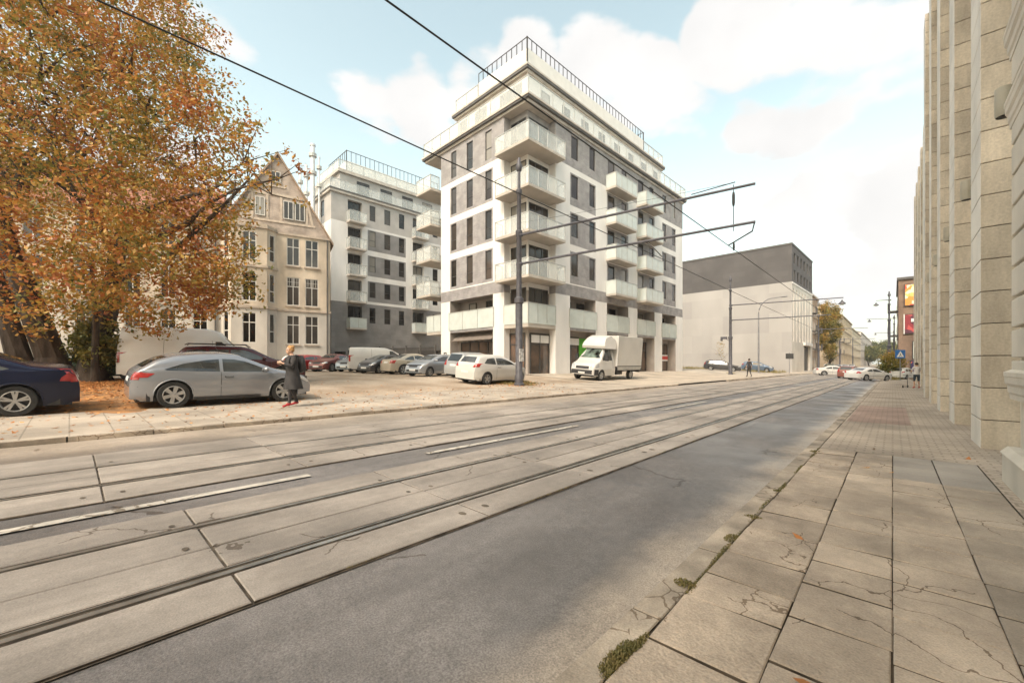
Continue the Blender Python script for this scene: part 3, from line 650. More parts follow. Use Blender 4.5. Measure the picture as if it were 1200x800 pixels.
fo = fg.build('roof_screen', fm_, blk); fp.build('screen_posts', Mframe, fo)
glass_rail(blk, [Q(18.6, 1.12), Q(22.9, 1.12), Q(22.9, 5)], 22.86, 1.1, Mmilk2, Mpost, post=1.2)
glass_rail(blk, [Q(1.12, 6.6), Q(1.12, 9.5), Q(5, 9.5)], 22.86, 1.1, Mmilk2, Mpost, post=1.2)
# corner balconies
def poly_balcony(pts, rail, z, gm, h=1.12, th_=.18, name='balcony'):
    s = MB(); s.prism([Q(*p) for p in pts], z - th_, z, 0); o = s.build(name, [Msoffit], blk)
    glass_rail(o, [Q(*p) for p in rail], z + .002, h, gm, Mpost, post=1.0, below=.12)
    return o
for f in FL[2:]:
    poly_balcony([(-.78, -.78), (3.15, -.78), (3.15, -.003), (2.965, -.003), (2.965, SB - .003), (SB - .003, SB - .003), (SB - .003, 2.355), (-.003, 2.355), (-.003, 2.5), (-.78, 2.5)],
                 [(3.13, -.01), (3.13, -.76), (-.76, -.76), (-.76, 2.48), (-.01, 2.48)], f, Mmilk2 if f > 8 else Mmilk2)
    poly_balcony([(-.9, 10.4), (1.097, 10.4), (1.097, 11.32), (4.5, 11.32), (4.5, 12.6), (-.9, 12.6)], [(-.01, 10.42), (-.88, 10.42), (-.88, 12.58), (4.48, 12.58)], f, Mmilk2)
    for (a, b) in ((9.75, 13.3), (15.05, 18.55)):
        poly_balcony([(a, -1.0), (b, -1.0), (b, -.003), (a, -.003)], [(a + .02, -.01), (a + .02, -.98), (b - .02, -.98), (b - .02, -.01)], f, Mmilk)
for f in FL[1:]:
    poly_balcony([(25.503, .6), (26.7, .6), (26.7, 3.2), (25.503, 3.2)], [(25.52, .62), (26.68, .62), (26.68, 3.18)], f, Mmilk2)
# first floor: slabs and milky parapets flush with the columns
f = FL[1]
poly_balcony([(.0, .0), (2.965, .0), (2.965, SB - .003), (SB - .003, SB - .003), (SB - .003, 2.355), (.0, 2.355)], [(2.96, -.02), (-.02, -.02), (-.02, 2.35)], f, Mmilk, h=1.3, th_=.38)
poly_balcony([(.0, 10.155), (1.097, 10.155), (1.097, 11.3), (4, 11.3), (4, 12.3), (.0, 12.3)], [(-.02, 10.16), (-.02, 12.3), (4, 12.3)], f, Mmilk, h=1.3, th_=.38)
for (a, b) in ((4.72, 8.2), (9.9, 13.5), (15.2, 18.7), (20.4, 23.7)): glass_rail(blk, [Q(a - .1, -.035), Q(b + .1, -.035)], f - .15, 1.45, Mmilk, Mpost, name='loggia_parapet', post=1.8, below=.0)
glass_rail(blk, [Q(-.035, 3.45), Q(-.035, 8.96)], f - .15, 1.45, Mmilk, Mpost, name='loggia_parapet', post=1.8)
# shop fronts
Mshop = mat('shop_glass', (.05, .042, .035), .08, .8, .7, spec=.8, col2=(.16, .10, .07))
Msign = mat('green_shop_panel', (.10, .42, .03), .5, .05, 2); Mred = mat('red_panel', (.5, .04, .03), .5, .05, 2); Mwp = mat('white_panel', (.75, .73, .7), .5, .04, 2)
def shop(O, U, N, a, b, z1, n, k, nm='shop_window', extra=None):
    f = MB(); g = MB(); V = (-N[0], -N[1])
    g.obox(O, U, V, a, b, -n + .05, -n + .06, .5, z1)
    L = (b - a)
    for q in range(k + 1):
        u = a + L * q / k; f.obox(O, U, V, u - .04, u + .04, -n, -n + .049, .45, z1)
    f.obox(O, U, V, a - .04, b + .04, -n + .001, -n + .048, z1, z1 + .1); f.obox(O, U, V, a, b, -n + .004, -n + .046, .42, .5)
    f.obox(O, U, V, a, b, -n + .004, -n + .046, z1 - .75, z1 - .69)
    fo = f.build(nm, Mframe, blk); g.build('pane', Mshop, fo)
    return fo
shop(CO, RX, NR, .85, 2.88, 3.35, -SB + .06, 2); shop(CO, LX, NL, .85, 2.3, 3.35, -SB + .06, 1)
shop(CO, RX, NR, 4.9, 6.9, 3.3, -.8, 2); shop(CO, RX, NR, 10.1, 13.3, 3.3, -.8, 3); shop(CO, RX, NR, 15.4, 18.5, 3.3, -.8, 3); shop(CO, RX, NR, 20.7, 23.4, 3.3, -.8, 2)
shop(CO, LX, NL, 3.9, 8.4, 2.95, -.8, 4)
s = MB(); V = (-NR[0], -NR[1]); s.obox(CO, RX, V, 6.95, 7.95, .74, .80, .45, 3.3); s.build('green_door_panel', Msign, blk)
s = MB(); s.obox(CO, RX, V, 4.9, 6.9, .74, .795, 2.75, 3.28); s.obox(CO, RX, V, .92, 1.8, SB - .08, SB - .065, 2.75, 3.3); s.obox(CO, RX, V, 1.9, 2.82, SB - .08, SB - .065, 2.75, 3.3); s.build('white_shop_sign', Mwp, blk)
s = MB(); s.obox(CO, RX, V, 20.75, 23.35, .74, .79, 1.7, 2.05); so_ = s.build('red_shop_strip', Mred, blk)
s = MB(); s.obox(CO, RX, V, 20.75, 23.35, .735, .785, 2.06, 2.2); s.obox(CO, RX, V, 20.75, 23.35, .735, .785, 1.55, 1.69); s.build('white_strip', Mwp, so_)
# striped awning over the left shop window, black shop emblem on the column
s = MB(); V2 = (-NL[0], -NL[1])
s.extrude([(*ab(CO, LX, V2, 3.75, .78), 3.75), (*ab(CO, LX, V2, 3.75, -.02), 3.1), (*ab(CO, LX, V2, 3.75, .02), 3.06), (*ab(CO, LX, V2, 3.75, .78), 3.68)], (LX[0] * 4.9, LX[1] * 4.9, 0))
aw = s.build('awning', mat('taupe_awning', (.20, .165, .14), .8, .1, 3), blk)
s = MB()
for k in range(1, 7): s.obox(CO, LX, V2, 3.75 + .7 * k - .025, 3.75 + .7 * k + .025, -.03, .78, 3.0, 3.02)
s.build('awning_ribs', Mpost, aw)
def text(body, size, loc, rot, m, parent, depth=.004, align='CENTER', name='lettering'):
    cu = bpy.data.curves.new(name, 'FONT'); cu.body = body; cu.size = size; cu.extrude = depth; cu.align_x = align; cu.align_y = 'CENTER'; cu.resolution_u = 3
    o = bpy.data.objects.new(name, cu); C.objects.link(o)
    dg = bpy.context.evaluated_depsgraph_get(); me = bpy.data.meshes.new_from_object(o.evaluated_get(dg)); me.name = name
    C.objects.unlink(o); bpy.data.objects.remove(o)
    me.materials.clear(); me.materials.append(m); ob = bpy.data.objects.new(name, me); C.objects.link(ob)
    if parent is not None:
        ob.parent = parent; M = parent_inv(parent) @ Matrix.LocRotScale(Vector(loc), __import__('mathutils').Euler(rot), None); ob.matrix_basis = M
    else: ob.location = loc; ob.rotation_euler = rot
    return ob
# "97" poster on the left shop window and glyph squares on the white column
q = ab(CO, LX, V2, 4.45, .66); s = MB(); s.obox(CO, LX, V2, 4.1, 4.8, .67, .69, 1.3, 2.05); ps = s.build('window_poster', Mframe, blk)
text('97', .62, (q[0] + NL[0] * .02, q[1] + NL[1] * .02, 1.68), (PI / 2, 0, math.atan2(-LX[1], -LX[0])), Mwp, ps)
s = MB()
for z0, z1, k in ((1.95, 2.2, 1), (1.25, 1.75, 2), (.75, 1.05, 1)):
    s.obox(CO, LX, V2, 9.35, 9.75, -.012, -.002, z0, z1)
em = s.build('column_emblem', Mframe, blk)
s = MB(); s.obox(CO, LX, V2, 9.47, 9.63, -.018, -.013, 1.38, 1.62); s.obox(CO, LX, V2, 9.45, 9.58, -.018, -.013, 2.02, 2.12); s.obox(CO, LX, V2, 9.5, 9.65, -.018, -.013, .83, .95); s.build('emblem_mark', Mwhite, em)

# ------------------------------------------------------------------ rear block across the courtyard
B2 = (-45.14, 19.51)
b2 = thing('apartment_block', 'grey and white apartment block with stacked small balconies behind the parked van', 'building', (B2[0], B2[1], .55))
F2 = [2.4, 5.3, 8.3, 11.3, 14.3, 17.3]
def z2(u, z):
    if z < 8.2: return 1
    if z > 17.15: return 2
    if u < 4.2: return 0
    if 9.2 < u < 9.95: return 0
    if u > 9.95: return 0
    return 1 if any(f + .2 < z < f + 2.6 for f in F2[2:5]) else 0
Mgrey2 = with_bricks(mat('grey_render_panel', (.27, .26, .255), .85, .08, .8), 1.4, .6, .012, .85)
Mgrey3 = mat('light_grey_render', (.46, .44, .42), .85, .06, .8)
w = MB(); ops = []; wins = []
cols = ((4.43, 5.17), (6.3, 7.1), (8.25, 9.0), (13.2, 14.0))
for f in F2[1:]:
    for a, b in cols: ops.append((a, b, f + .7, f + 2.5, .18, 3)); wins.append((a, b, f + .7, f + 2.5, 'rail'))
    ops.append((1.85, 3.5, f + .05, f + 2.5, .5, 3)); ops.append((10.2, 11.8, f + .05, f + 2.5, .5, 3)); wins += [(1.9, 3.45, f + .08, f + 2.45, 'two!'), (10.25, 11.75, f + .08, f + 2.45, 'two!')]
ops += [(.4, 1.6, .4, 2.6, 1., 3), (2.0, 4.0, .4, 3.2, 1., 3), (4.6, 6.4, .4, 2.6, 1., 3), (11, 15, .4, 3, 1.5, 3)]
facade(w, B2, RX, NR, 0, 17, .3, 20.2, ops, Zone([4.2, 9.2, 9.95], [8.2, 17.15] + [f + q for f in F2[2:5] for q in (.2, 2.6)], z2))
opn = [(2 + 3 * k, 3 + 3 * k, f + .7, f + 2.5, .18, 3) for k in range(3) for f in F2[1:]]
facade(w, B2, LX, NL, 0, 12, .3, 20.2, opn, Zone([], [8.2, 17.15], lambda u, z: 2 if z > 17.15 else (1 if z < 8.2 else 0)))
facade(w, ab(B2, RX, LX, 17, 0), LX, NF, 0, 12, .3, 20.2, []); facade(w, ab(B2, RX, LX, 0, 12), RX, NB, 0, 17, .3, 20.2, [])
w.build('wall', [Mwhite, Mgrey2, Mgrey3, Mdarkrec], b2)
for (a, b, c, d, s) in wins: window(b2, B2, RX, NR, a, b, c, d, -.42 if '!' in s else -.1, s.strip('!'), Mframe, Mglass)
for (a, b, c, d, *_q) in opn: window(b2, B2, LX, NL, a, b, c, d, -.1, 'one', Mframe, Mglass)
QB = lambda a, b: ab(B2, RX, LX, a, b)
s = MB()
def rp(mb, off, z0, z1, a0, b0, a1, b1, mi=0): mb.prism([QB(a0 - off, b0 - off), QB(a1 + off, b0 - off), QB(a1 + off, b1 + off), QB(a0 - off, b1 + off)], z0, z1, mi)
rp(s, .25, 20.2, 20.45, 0, 0, 17, 12); rp(s, .3, 20.451, 20.6, 0, 0, 17, 12, 1); s.build('cornice', [Mconcr, Mtrim], b2)
w = MB(); o2 = QB(1.6, 1.6)
opt = [(2 + 3 * k, 3.6 + 3 * k, 20.9, 22.9, .15, 3) for k in range(4)]
facade(w, o2, RX, NR, 0, 14, 20.6, 23.3, opt); facade(w, o2, LX, NL, 0, 9, 20.6, 23.3, []); facade(w, QB(15.6, 1.6), LX, NF, 0, 9, 20.6, 23.3, []); facade(w, QB(1.6, 10.6), RX, NB, 0, 14, 20.6, 23.3, [])
rp(w, .3, 23.3, 23.65, 1.6, 1.6, 15.6, 10.6, 2); w.build('penthouse_wall', [Mgrey3, Mgrey2, Mconcr, Mdarkrec], b2)
for (a, b, c, d, *_q) in opt: window(b2, o2, RX, NR, a, b, c, d, -.06, 'two', Mframe, Mglass)
glass_rail(b2, [QB(17, -.1), QB(-.1, -.1), QB(-.1, 12)], 20.6, 1.1, Mmilk2, Mpost, post=1.5)
fp = MB(); fg = MB()
for (a, b) in ((QB(15.8, 2.6), QB(2.8, 2.6)), (QB(2.8, 2.6), QB(2.8, 8))):
    A = Vector(a); B = Vector(b); L = (B - A).length; U = (B - A) / L; V = Vector((-U.y, U.x)); k = round(L / .6)
    fg.obox(A, U, V, .03, L - .03, -.012, .012, 23.7, 25.4)
    for q in range(k + 1): u = L * q / k; fp.obox(A, U, V, u - .025, u + .025, -.06, -.014, 23.65, 26.6)
    fp.obox(A, U, V, -.03, L + .03, -.065, -.01, 26.6, 26.66)
fo = fg.build('roof_screen', fm_, b2); fp.build('screen_posts', Mframe, fo)
glass_rail(b2, [QB(15.9, 1.3), QB(1.4, 1.3), QB(1.4, 8)], 23.65, 1., Mmilk2, Mpost, post=1.5)
for k, f in enumerate(F2[1:]):
    for (a, b) in ((1.7, 3.7), (10.05, 12.1)):
        s = MB(); s.obox(B2, RX, (-NR[0], -NR[1]), a, b, -.9, -.003, f - .2, f, 0); o = s.build('balcony', Mconcr, b2)
        glass_rail(o, [QB(a + .02, -.01), QB(a + .02, -.88), QB(b - .02, -.88), QB(b - .02, -.01)], f + .002, 1.1, Mmilk if k < 1 else Mmilk2, Mpost, post=1., below=.1)
# dark metal gate between the blocks
gt = thing('metal_gate', 'dark slatted metal gate closing the courtyard between the two apartment blocks', 'gate', (-27.6, 24.2, .6))
A = Vector((-37.2, 20.9)); B = Vector((-29.9, 22.2)); L = (B - A).length; U = (B - A) / L; V = Vector((-U.y, U.x)); s = MB(); p_ = MB()
k = int(L / .11)
for q in range(k): s.obox(A, U, V, L * q / k, L * q / k + .07, -.01, .01, .7, 2.75)
for q in range(5): p_.obox(A, U, V, L * q / 4 - .05, L * q / 4 + .05, -.06, .06, .5, 2.95)
p_.obox(A, U, V, 0, L, .015, .05, .75, .82); p_.obox(A, U, V, 0, L, .015, .05, 2.6, 2.67)
s.build('slats', Mframe, gt); p_.build('gate_frame', Mtrim, gt)

# ------------------------------------------------------------------ old gabled tenement
PG = (-36.17, 15.56); ga = R_(17.2); GU = (-math.sin(ga), -math.cos(ga)); GN = (math.cos(ga), -math.sin(ga)); GI = (-GN[0], -GN[1])
gh = thing('gabled_tenement', 'old cream tenement with a steep half-timbered gable and tall white windows', 'building', (PG[0], PG[1], .5))
Mcream = mat('weathered_cream_render', (.56, .475, .375), .9, .13, .9, bump=.3, bscale=30, streak=.5)
Mpale = mat('pale_plinth_render', (.53, .495, .445), .9, .10, .8, bump=.2, bscale=30, streak=.4)
Mgab = with_bricks(mat('pinkish_gable_brick', (.48, .40, .34), .9, .14, 1.5), .27, .08, .01, .75)
Mwf = mat('white_window_frame', (.60, .58, .54), .6, .06, 3); Mwood = mat('old_timber', (.36, .27, .2), .85, .15, 3)
Mstone = mat('old_stone_band', (.45, .38, .31), .9, .12, 2)
G = lambda u, n, z: (PG[0] + GU[0] * u + GN[0] * n, PG[1] + GU[1] * u + GN[1] * n, z)
w = MB(); ops = []; wins = []
for (a, b) in ((.95, 1.95), (2.4, 3.35)):
    for (c, d, st) in ((2.9, 5.3, 'cross'), (6.15, 8.5, 'lattice'), (9.5, 11.8, 'cross')):
        ops.append((a, b, c, d, .18, 3)); wins.append((PG, 0, a, b, c, d, st))
for (a, b) in ((8.7, 9.6), (10.6, 11.5), (12.6, 13.5), (15, 16), (17.5, 18.5), (20, 21), (22.5, 23.5), (25, 26), (27.5, 28.5)):
    for (c, d, st) in ((2.9, 5.3, 'cross'), (6.15, 8.5, 'cross'), (9.5, 11.8, 'cross')):
        ops.append((a, b, c, d, .18, 3)); wins.append((PG, 0, a, b, c, d, st))
ZG = Zone([], [5.75], lambda u, z: 1 if z < 5.75 else 0)
facade(w, PG, GU, GN, 0, 30, .3, 12.1, ops, ZG)
# polygonal bay u 4.05..7.85
bay = [(4.05, 0), (4.75, .8), (7.15, .8), (7.85, 0)]
bw = []
for (p, q) in zip(bay[:-1], bay[1:]):
    A = (G(p[0], p[1], 0)[0], G(p[0], p[1], 0)[1]); B = G(q[0], q[1], 0)[:2]; L = math.dist(A, B); U = ((B[0] - A[0]) / L, (B[1] - A[1]) / L); N = (-U[1], U[0]) 
    if N[0] * GN[0] + N[1] * GN[1] < 0: N = (-N[0], -N[1])
    wd = .55 if L < 1.5 else .95; c0 = L / 2
    oo = [(c0 - wd / 2, c0 + wd / 2, c, d, .15, 3) for (c, d) in ((2.9, 5.3), (6.2, 8.5), (9.5, 11.7))]
    facade(w, A, U, N, 0, L, .3, 12.1, oo, ZG)
    for x in oo: bw.append((A, U, N, x))
w.prism([G(u, n, 0)[:2] for u, n in bay], 12.1, 12.4, 0)
# back and ends
for (a, b) in ((G(0, 0, 0), G(0, -11, 0)), (G(30, 0, 0), G(30, -11, 0)), (G(0, -11, 0), G(30, -11, 0))):
    w.quad((a[0], a[1], .3), (b[0], b[1], .3), (b[0], b[1], 12.1), (a[0], a[1], 12.1), 0)
# gable triangle
gab = [(0, 12.1), (.35, 12.6), (4.0, 18.5), (7.7, 12.6), (8.05, 12.1)]
w.extrude([G(u, 0.0, z) for u, z in gab], (GN[0] * -.3, GN[1] * -.3, 0), 2)
w.build('wall', [Mcream, Mpale, Mgab, Mdarkrec], gh)
for (O, n, a, b, c, d, st) in wins: window(gh, O, GU, GN, a, b, c, d, -.08, st, Mwf, Mglass, fw=.055)
for (A, U, N, x) in bw: window(gh, A, U, N, x[0], x[1], x[2], x[3], -.07, 'cross' if x[1] - x[0] > .7 else 'rail', Mwf, Mglass, fw=.07)
for (a, b, c, d) in ((2.0, 2.75, 13.3, 14.8), (2.85, 3.6, 13.3, 14.8), (3.8, 4.5, 16.2, 17.1), (4.9, 5.6, 13.3, 14.8)): window(gh, PG, GU, GN, a, b, c, d, .06, 'two', Mwf, Mglass, fw=.06)
s = MB()
for z in (5.75, 12.1): s.obox(PG, GU, GN, -.05, 4.04, .002, .1, z - .12, z + .06); s.obox(PG, GU, GN, 7.86, 30, .002, .1, z - .12, z + .06)
for (O, n, a, b, c, d, st) in wins:
    s.obox(PG, GU, GN, a - .1, b + .1, .002, .12, c - .14, c - .02)
for z in (5.75, 9.0, 12.15):
    s.prism([G(u + (0), n, 0)[:2] for u, n in ((3.95, .003), (4.7, .9), (7.2, .9), (7.95, .003))], z - .1, z + .08)
s.build('cornice', Mstone, gh)
s = MB()   # half timbering
def beam(u0, z0, u1, z1, wd=.09):
    dx, dz = u1 - u0, z1 - z0; L = math.hypot(dx, dz); nx, nz_ = -dz / L * wd, dx / L * wd
    s.extrude([G(u0 + nx, .003, z0 + nz_), G(u1 + nx, .003, z1 + nz_), G(u1 - nx, .003, z1 - nz_), G(u0 - nx, .003, z0 - nz_)], (GN[0] * .05, GN[1] * .05, 0))
beam(1.2, 13.0, 6.8, 13.0); beam(1.75, 15.2, 6.3, 15.2, .12); beam(1.85, 13.1, 1.85, 15.1); beam(3.75, 13.1, 3.75, 15.1); beam(4.75, 13.1, 4.75, 15.1); beam(5.8, 13.1, 5.8, 15.1)
beam(1.4, 13.1, 1.8, 15.0); beam(5.9, 15.0, 6.6, 13.1); beam(3.4, 15.9, 4.7, 15.9, .06)
s.build('timber_beams', mat('aged_timber_paint', (.52, .44, .36), .8, .1, 3), gh)
s = MB()   # roof: gable cross-roof and main roof, with verge boards
for sg in (0, 1):
    e = (-.25, 11.75) if sg == 0 else (8.3, 11.75); ap = (4.0, 18.75)
    e2 = (e[0], e[1] - .18); a2 = (4.0, ap[1] - .25)
    pts = [G(e[0], .25, e[1]), G(ap[0], .25, ap[1]), G(a2[0], .25, a2[1]), G(e2[0], .25, e2[1])]
    s.extrude(pts, (GN[0] * -11.4, GN[1] * -11.4, 0), 0)
s.extrude([G(8.0, .3, 12.15), G(8.0, -5.5, 16.5), G(8.0, -11.2, 12.15)], (GU[0] * 22, GU[1] * 22, 0), 1)
s.build('roof', [Mwood, mat('red_roof_tiles', (.30, .13, .085), .85, .2, 2)], gh)
# drainpipe, little flower box
s = MB(); s.tube([G(.25, .1, .6), G(.25, .1, 12)], .06, 8); s.build('drainpipe', Mtrim, gh); s = MB(); s.tube([G(8.2, .1, .6), G(8.2, .1, 12)], .06, 8); s.build('drainpipe', Mtrim, gh)
# rear workshop roof with steel flues between the gable and the rear block
rw = thing('sheet_metal_outbuilding', 'low outbuilding with pale sheet-metal roof seen between the gable and the rear block', 'building', (-44.5, 14.5, .5))
s = MB(); OO = (-46.5, 12.2); s.obox(OO, (.29, .957), (-.957, .29), 0, 5.2, 0, 6, .4, 12.8, 0)
s.extrude([(OO[0], OO[1], 12.8), (OO[0] + 1.5, OO[1] + 4.98, 12.8), (OO[0] + .3 - 1, OO[1] + 1.8, 18.6), (OO[0] - 1.6, OO[1] + .8, 18.6)], (-4.5, 1.4, 0), 1)
s.build('shed_body', [Mcream, mat('pale_sheet_metal', (.52, .54, .56), .45, .1, 2, metal=.3)], rw)
Msteel = mat('galvanised_steel', (.66, .68, .70), .45, .06, 2, metal=.2)
for i, (px, py, d, z1, r) in enumerate(((352, 0, 46, 22.6, .10), (359, 0, 46, 23.3, .13), (366.5, 0, 46, 25.6, .24), (374, 0, 46, 24.2, .10))):
    x_ = (px - 600) / 481 * d; X = x_ * math.cos(R_(42.84)) - d * math.sin(R_(42.84)); Y = x_ * math.sin(R_(42.84)) + d * math.cos(R_(42.84))
    t = thing('steel_flue', ['thin short steel flue, leftmost above the gabled house', 'medium steel flue left of the tallest one', 'tallest and thickest steel flue behind the gabled roof', 'thin steel flue with a ladder bracket, nearest the rear block'][i], 'chimney', (X, Y, 15), 0, 'steel flues behind the gabled roof')
    s = MB(); s.lathe([(r, 0), (r, z1 - 15)], (X, Y, 15), 16); s.lathe([(r * 1.25, z1 - 15), (r * 1.25, z1 - 14.8), (0.001, z1 - 14.75)], (X, Y, 15), 16); s.build('flue_pipe', Msteel, t, smooth=True)
    s = MB()
    for z in (z1 - 1.2, z1 - 3.2): s.lathe([(r + .02, 0), (r + .18, 0), (r + .18, .05), (r + .02, .05)], (X, Y, z), 12); s.lathe([(r + .16, .05), (r + .18, .35), (r + .16, .35)], (X, Y, z), 12)
    s.build('platform', Mpost, t)
t = thing('roof_mast_frame', 'lattice steel frame holding the flues above the sheet-metal roof', 'frame', (-47.5, 14.8, 16)); s = MB()
for dx in (0, 1.4): 
    s.tube([(-48.5 + dx * .3, 13.6 + dx, 15), (-48.5 + dx * .3, 13.6 + dx, 22.5)], .05, 6)
for z in (17, 19, 21, 22.4): s.tube([(-48.5, 13.6, z), (-48.08, 15.0, z + .4)], .035, 6)
s.build('lattice', Msteel, t)

# ------------------------------------------------------------------ grey and white block at the far side street
FB = (-10.98, 73.01)
fb = thing('far_block', 'long windowless pale block with dark grey top storeys beyond the side street', 'building', (FB[0], FB[1], .1))
Mfarw = mat('beige_render', (.40, .385, .37), .9, .05, .25, streak=.5); with_bricks(Mfarw, 3.2, 3.0, .012, .9); Mfard = mat('dark_grey_cladding', (.10, .094, .094), .8, .07, .3); with_bricks(Mfard, 1.6, .8, .012, .8); Mfarf = mat('cream_panel_front', (.66, .62, .56), .85, .06, .5)
w = MB(); zf = Zone([], [13.45], lambda u, z: 1 if z > 13.45 else 2); ops = []; wins = []
for k in range(6):
    for (c, d) in ((13.9, 15.4), (16.4, 18.0)): ops.append((1.2 + 2.45 * k, 2.4 + 2.45 * k, c, d, .3, 3)); wins.append((1.2 + 2.45 * k, 2.4 + 2.45 * k, c, d))
for k in range(7): ops.append((.8 + 2.2 * k, 1.5 + 2.2 * k, 4.6, 12.6, .35, 3)); 
ops.append((9.0, 14.2, .05, 4.2, .6, 3))
facade(w, FB, RX, NR, 0, 16, -.6, 19.0, ops, zf)
facade(w, FB, LX, NL, 0, 34, -.6, 19.0, [], Zone([], [13.45], lambda u, z: 1 if z > 13.45 else 0))
facade(w, ab(FB, RX, LX, 16, 0), LX, NF, 0, 34, -.6, 19.0, [], zf); facade(w, ab(FB, RX, LX, 0, 34), RX, NB, 0, 16, -.6, 19.0, [], zf)
w.build('wall', [Mfarw, Mfard, Mfarf, Mdarkrec], fb)
for (a, b, c, d) in wins: window(fb, FB, RX, NR, a, b, c, d, -.15, 'one', Mframe, Mglass)
for k in range(7): window(fb, FB, RX, NR, .8 + 2.2 * k, 1.5 + 2.2 * k, 4.6, 12.6, -.2, 'rail', Mfarf, Mglass)
s = MB(); s.prism([ab(FB, RX, LX, *q) for q in ((-.08, -.08), (16.08, -.08), (16.08, 34.1), (-.08, 34.1))], 19.0, 19.25); s.build('roof_edge', Mtrim, fb)
s = MB()
for (b, wd, h) in ((14.5, 1.4, .7), (19.5, .9, .5), (23, 2.6, .8), (5.5, .8, .4)): s.obox(FB, RX, LX, 4, 6, b, b + wd, 19.25, 19.25 + h); s.obox(FB, RX, LX, 3.9, 6.1, b - .1, b + wd + .1, 19.3 + h, 19.4 + h)
s.build('roof_vents', Mconcr, fb)
s = MB(); s.obox(FB, RX, NR, 9.0, 14.2, -.4, -.36, .05, 4.0); s.build('gateway_door', Mframe, fb)
s = MB(); s.obox(FB, RX, NR, 8.3, 14.8, .003, .3, 4.25, 4.7); s.obox(FB, RX, NR, .1, 15.9, .003, .08, 13.2, 13.44); s.build('canopy', Mwhite, fb)
# ------------------------------------------------------------------ stone-clad building on the right with deep pilasters
Mtrav = mat('travertine', (.62, .55, .455), .7, .2, .9, bump=.25, bscale=25, col2=(.43, .37, .295), streak=.3, island=.17)  # darker tone carries the shade of the camera-facing pilaster sides
with_speckle(Mtrav, 30, .88, 1.1); with_scuffs(Mtrav, 3., 3., .86, 1.08)
Mtravl = mat('travertine_lit', (.76, .72, .65), .75, .08, 1.2, bump=.15, bscale=30, streak=.6)  # paler copy of the stone; brightness of the lit sides is in the colour
pb = thing('stone_clad_building', 'tall building clad in travertine slabs with deep pilasters along the right pavement', 'building', (1.42, 28, -.1))
F0, PITCH = 9.8, 3.78
s = MB(); s.box(1.42, 14, 7.12, 27.6, -.6, 16.2); s.box(1.82, 14, 27.61, 57, -.6, 16.19); wo = s.build('wall', [Mtravl], pb)
s = MB(); s.box(1.2, 14.2, 7.14, 27.8, 16.2, 16.7); s.box(1.6, 14.2, 27.81, 57.2, 16.2, 16.69); s.build('roof_coping', Mtravl, pb)
for k in range(12):
    y0 = F0 + PITCH * k; sx = 0 if k < 5 else .40; core = MB(); z = gz(1, y0) - .05; 
    core.box(1.045 + sx, 1.46 + sx, y0 + .02, y0 + 1.08, z, 16.2, 1)
    while z < 16.2:
        h = .505; zz = min(z + h - .012, 16.2)
        core.box(1.02 + sx, 1.44 + sx, y0, y0 + 1.1, z, zz, 0)
        for q in range(len(core.m) - 6, len(core.m)):
            pass
        core.m[-1] = 2;  # street-facing side takes the paler copy: light painted into the stone
        z += h
    core.build('pilaster', [Mtrav, Mblack, Mtravl], pb, bevel=.008)
# dark tall windows between pilasters
for k in range(10):
    y0 = F0 + PITCH * k + 1.1; yc = y0 + 1.34
    for (c, d) in ((1.0, 3.6), (5.6, 7.6), (9.0, 11.0), (12.2, 14.2)): window(pb, (1.42 if k < 4 else 1.82, 0), (0, 1), (-1, 0), yc - .55, yc + .55, c, d, .06, 'two', Mframe, Mglass)
Mlamp = mat('beige_lamp_metal', (.40, .37, .30), .5, .06, 4)
lam = []
for k in range(9):
    y = 8.45 + PITCH * k
    if k == 0:
        t = thing('wall_lamp', 'x', 'wall lamp', (1.42, y, 4.72), 0, 'cylinder lamps on the stone-clad wall')
        s = MB(); s.lathe([(.001, .19), (.085, .19), (.088, .17), (.088, -.17), (.08, -.19)], (-.33, 0, 0), 20); s.build('lamp_shade', Mlamp, t, local=True, smooth=True)
        s = MB(); s.lathe([(.078, 0), (.06, .03), (.001, .03)], (-.33, 0, -.185), 16); s.build('lens', mat('lamp_lens', (.08, .075, .07), .2, .1, 4), t, local=True, smooth=True)
        s = MB(); s.tube([(-.25, 0, -.03), (-.12, 0, -.03), (0, 0, 0)], .018, 8); s.box(-.03, -.0, -.06, .06, -.08, .08); s.build('bracket', Mlamp, t, local=True)
        lam.append(t)
    else:
        c = copy_tree(lam[0]); c.location = (1.42 if k < 5 else 1.82, y, 4.72 - .002 * k); lam.append(c)
    lam[-1]['label'] = ['nearest beige cylinder wall lamp, beside the moulded cornice', 'cylinder wall lamp just past the first travertine pilaster', 'cylinder wall lamp past the second travertine pilaster', 'cylinder wall lamp past the third travertine pilaster', 'cylinder wall lamp past the fourth travertine pilaster', 'cylinder wall lamp past the fifth travertine pilaster', 'cylinder wall lamp past the sixth travertine pilaster', 'cylinder wall lamp past the seventh travertine pilaster', 'farthest cylinder wall lamp on the stone-clad wall'][k]
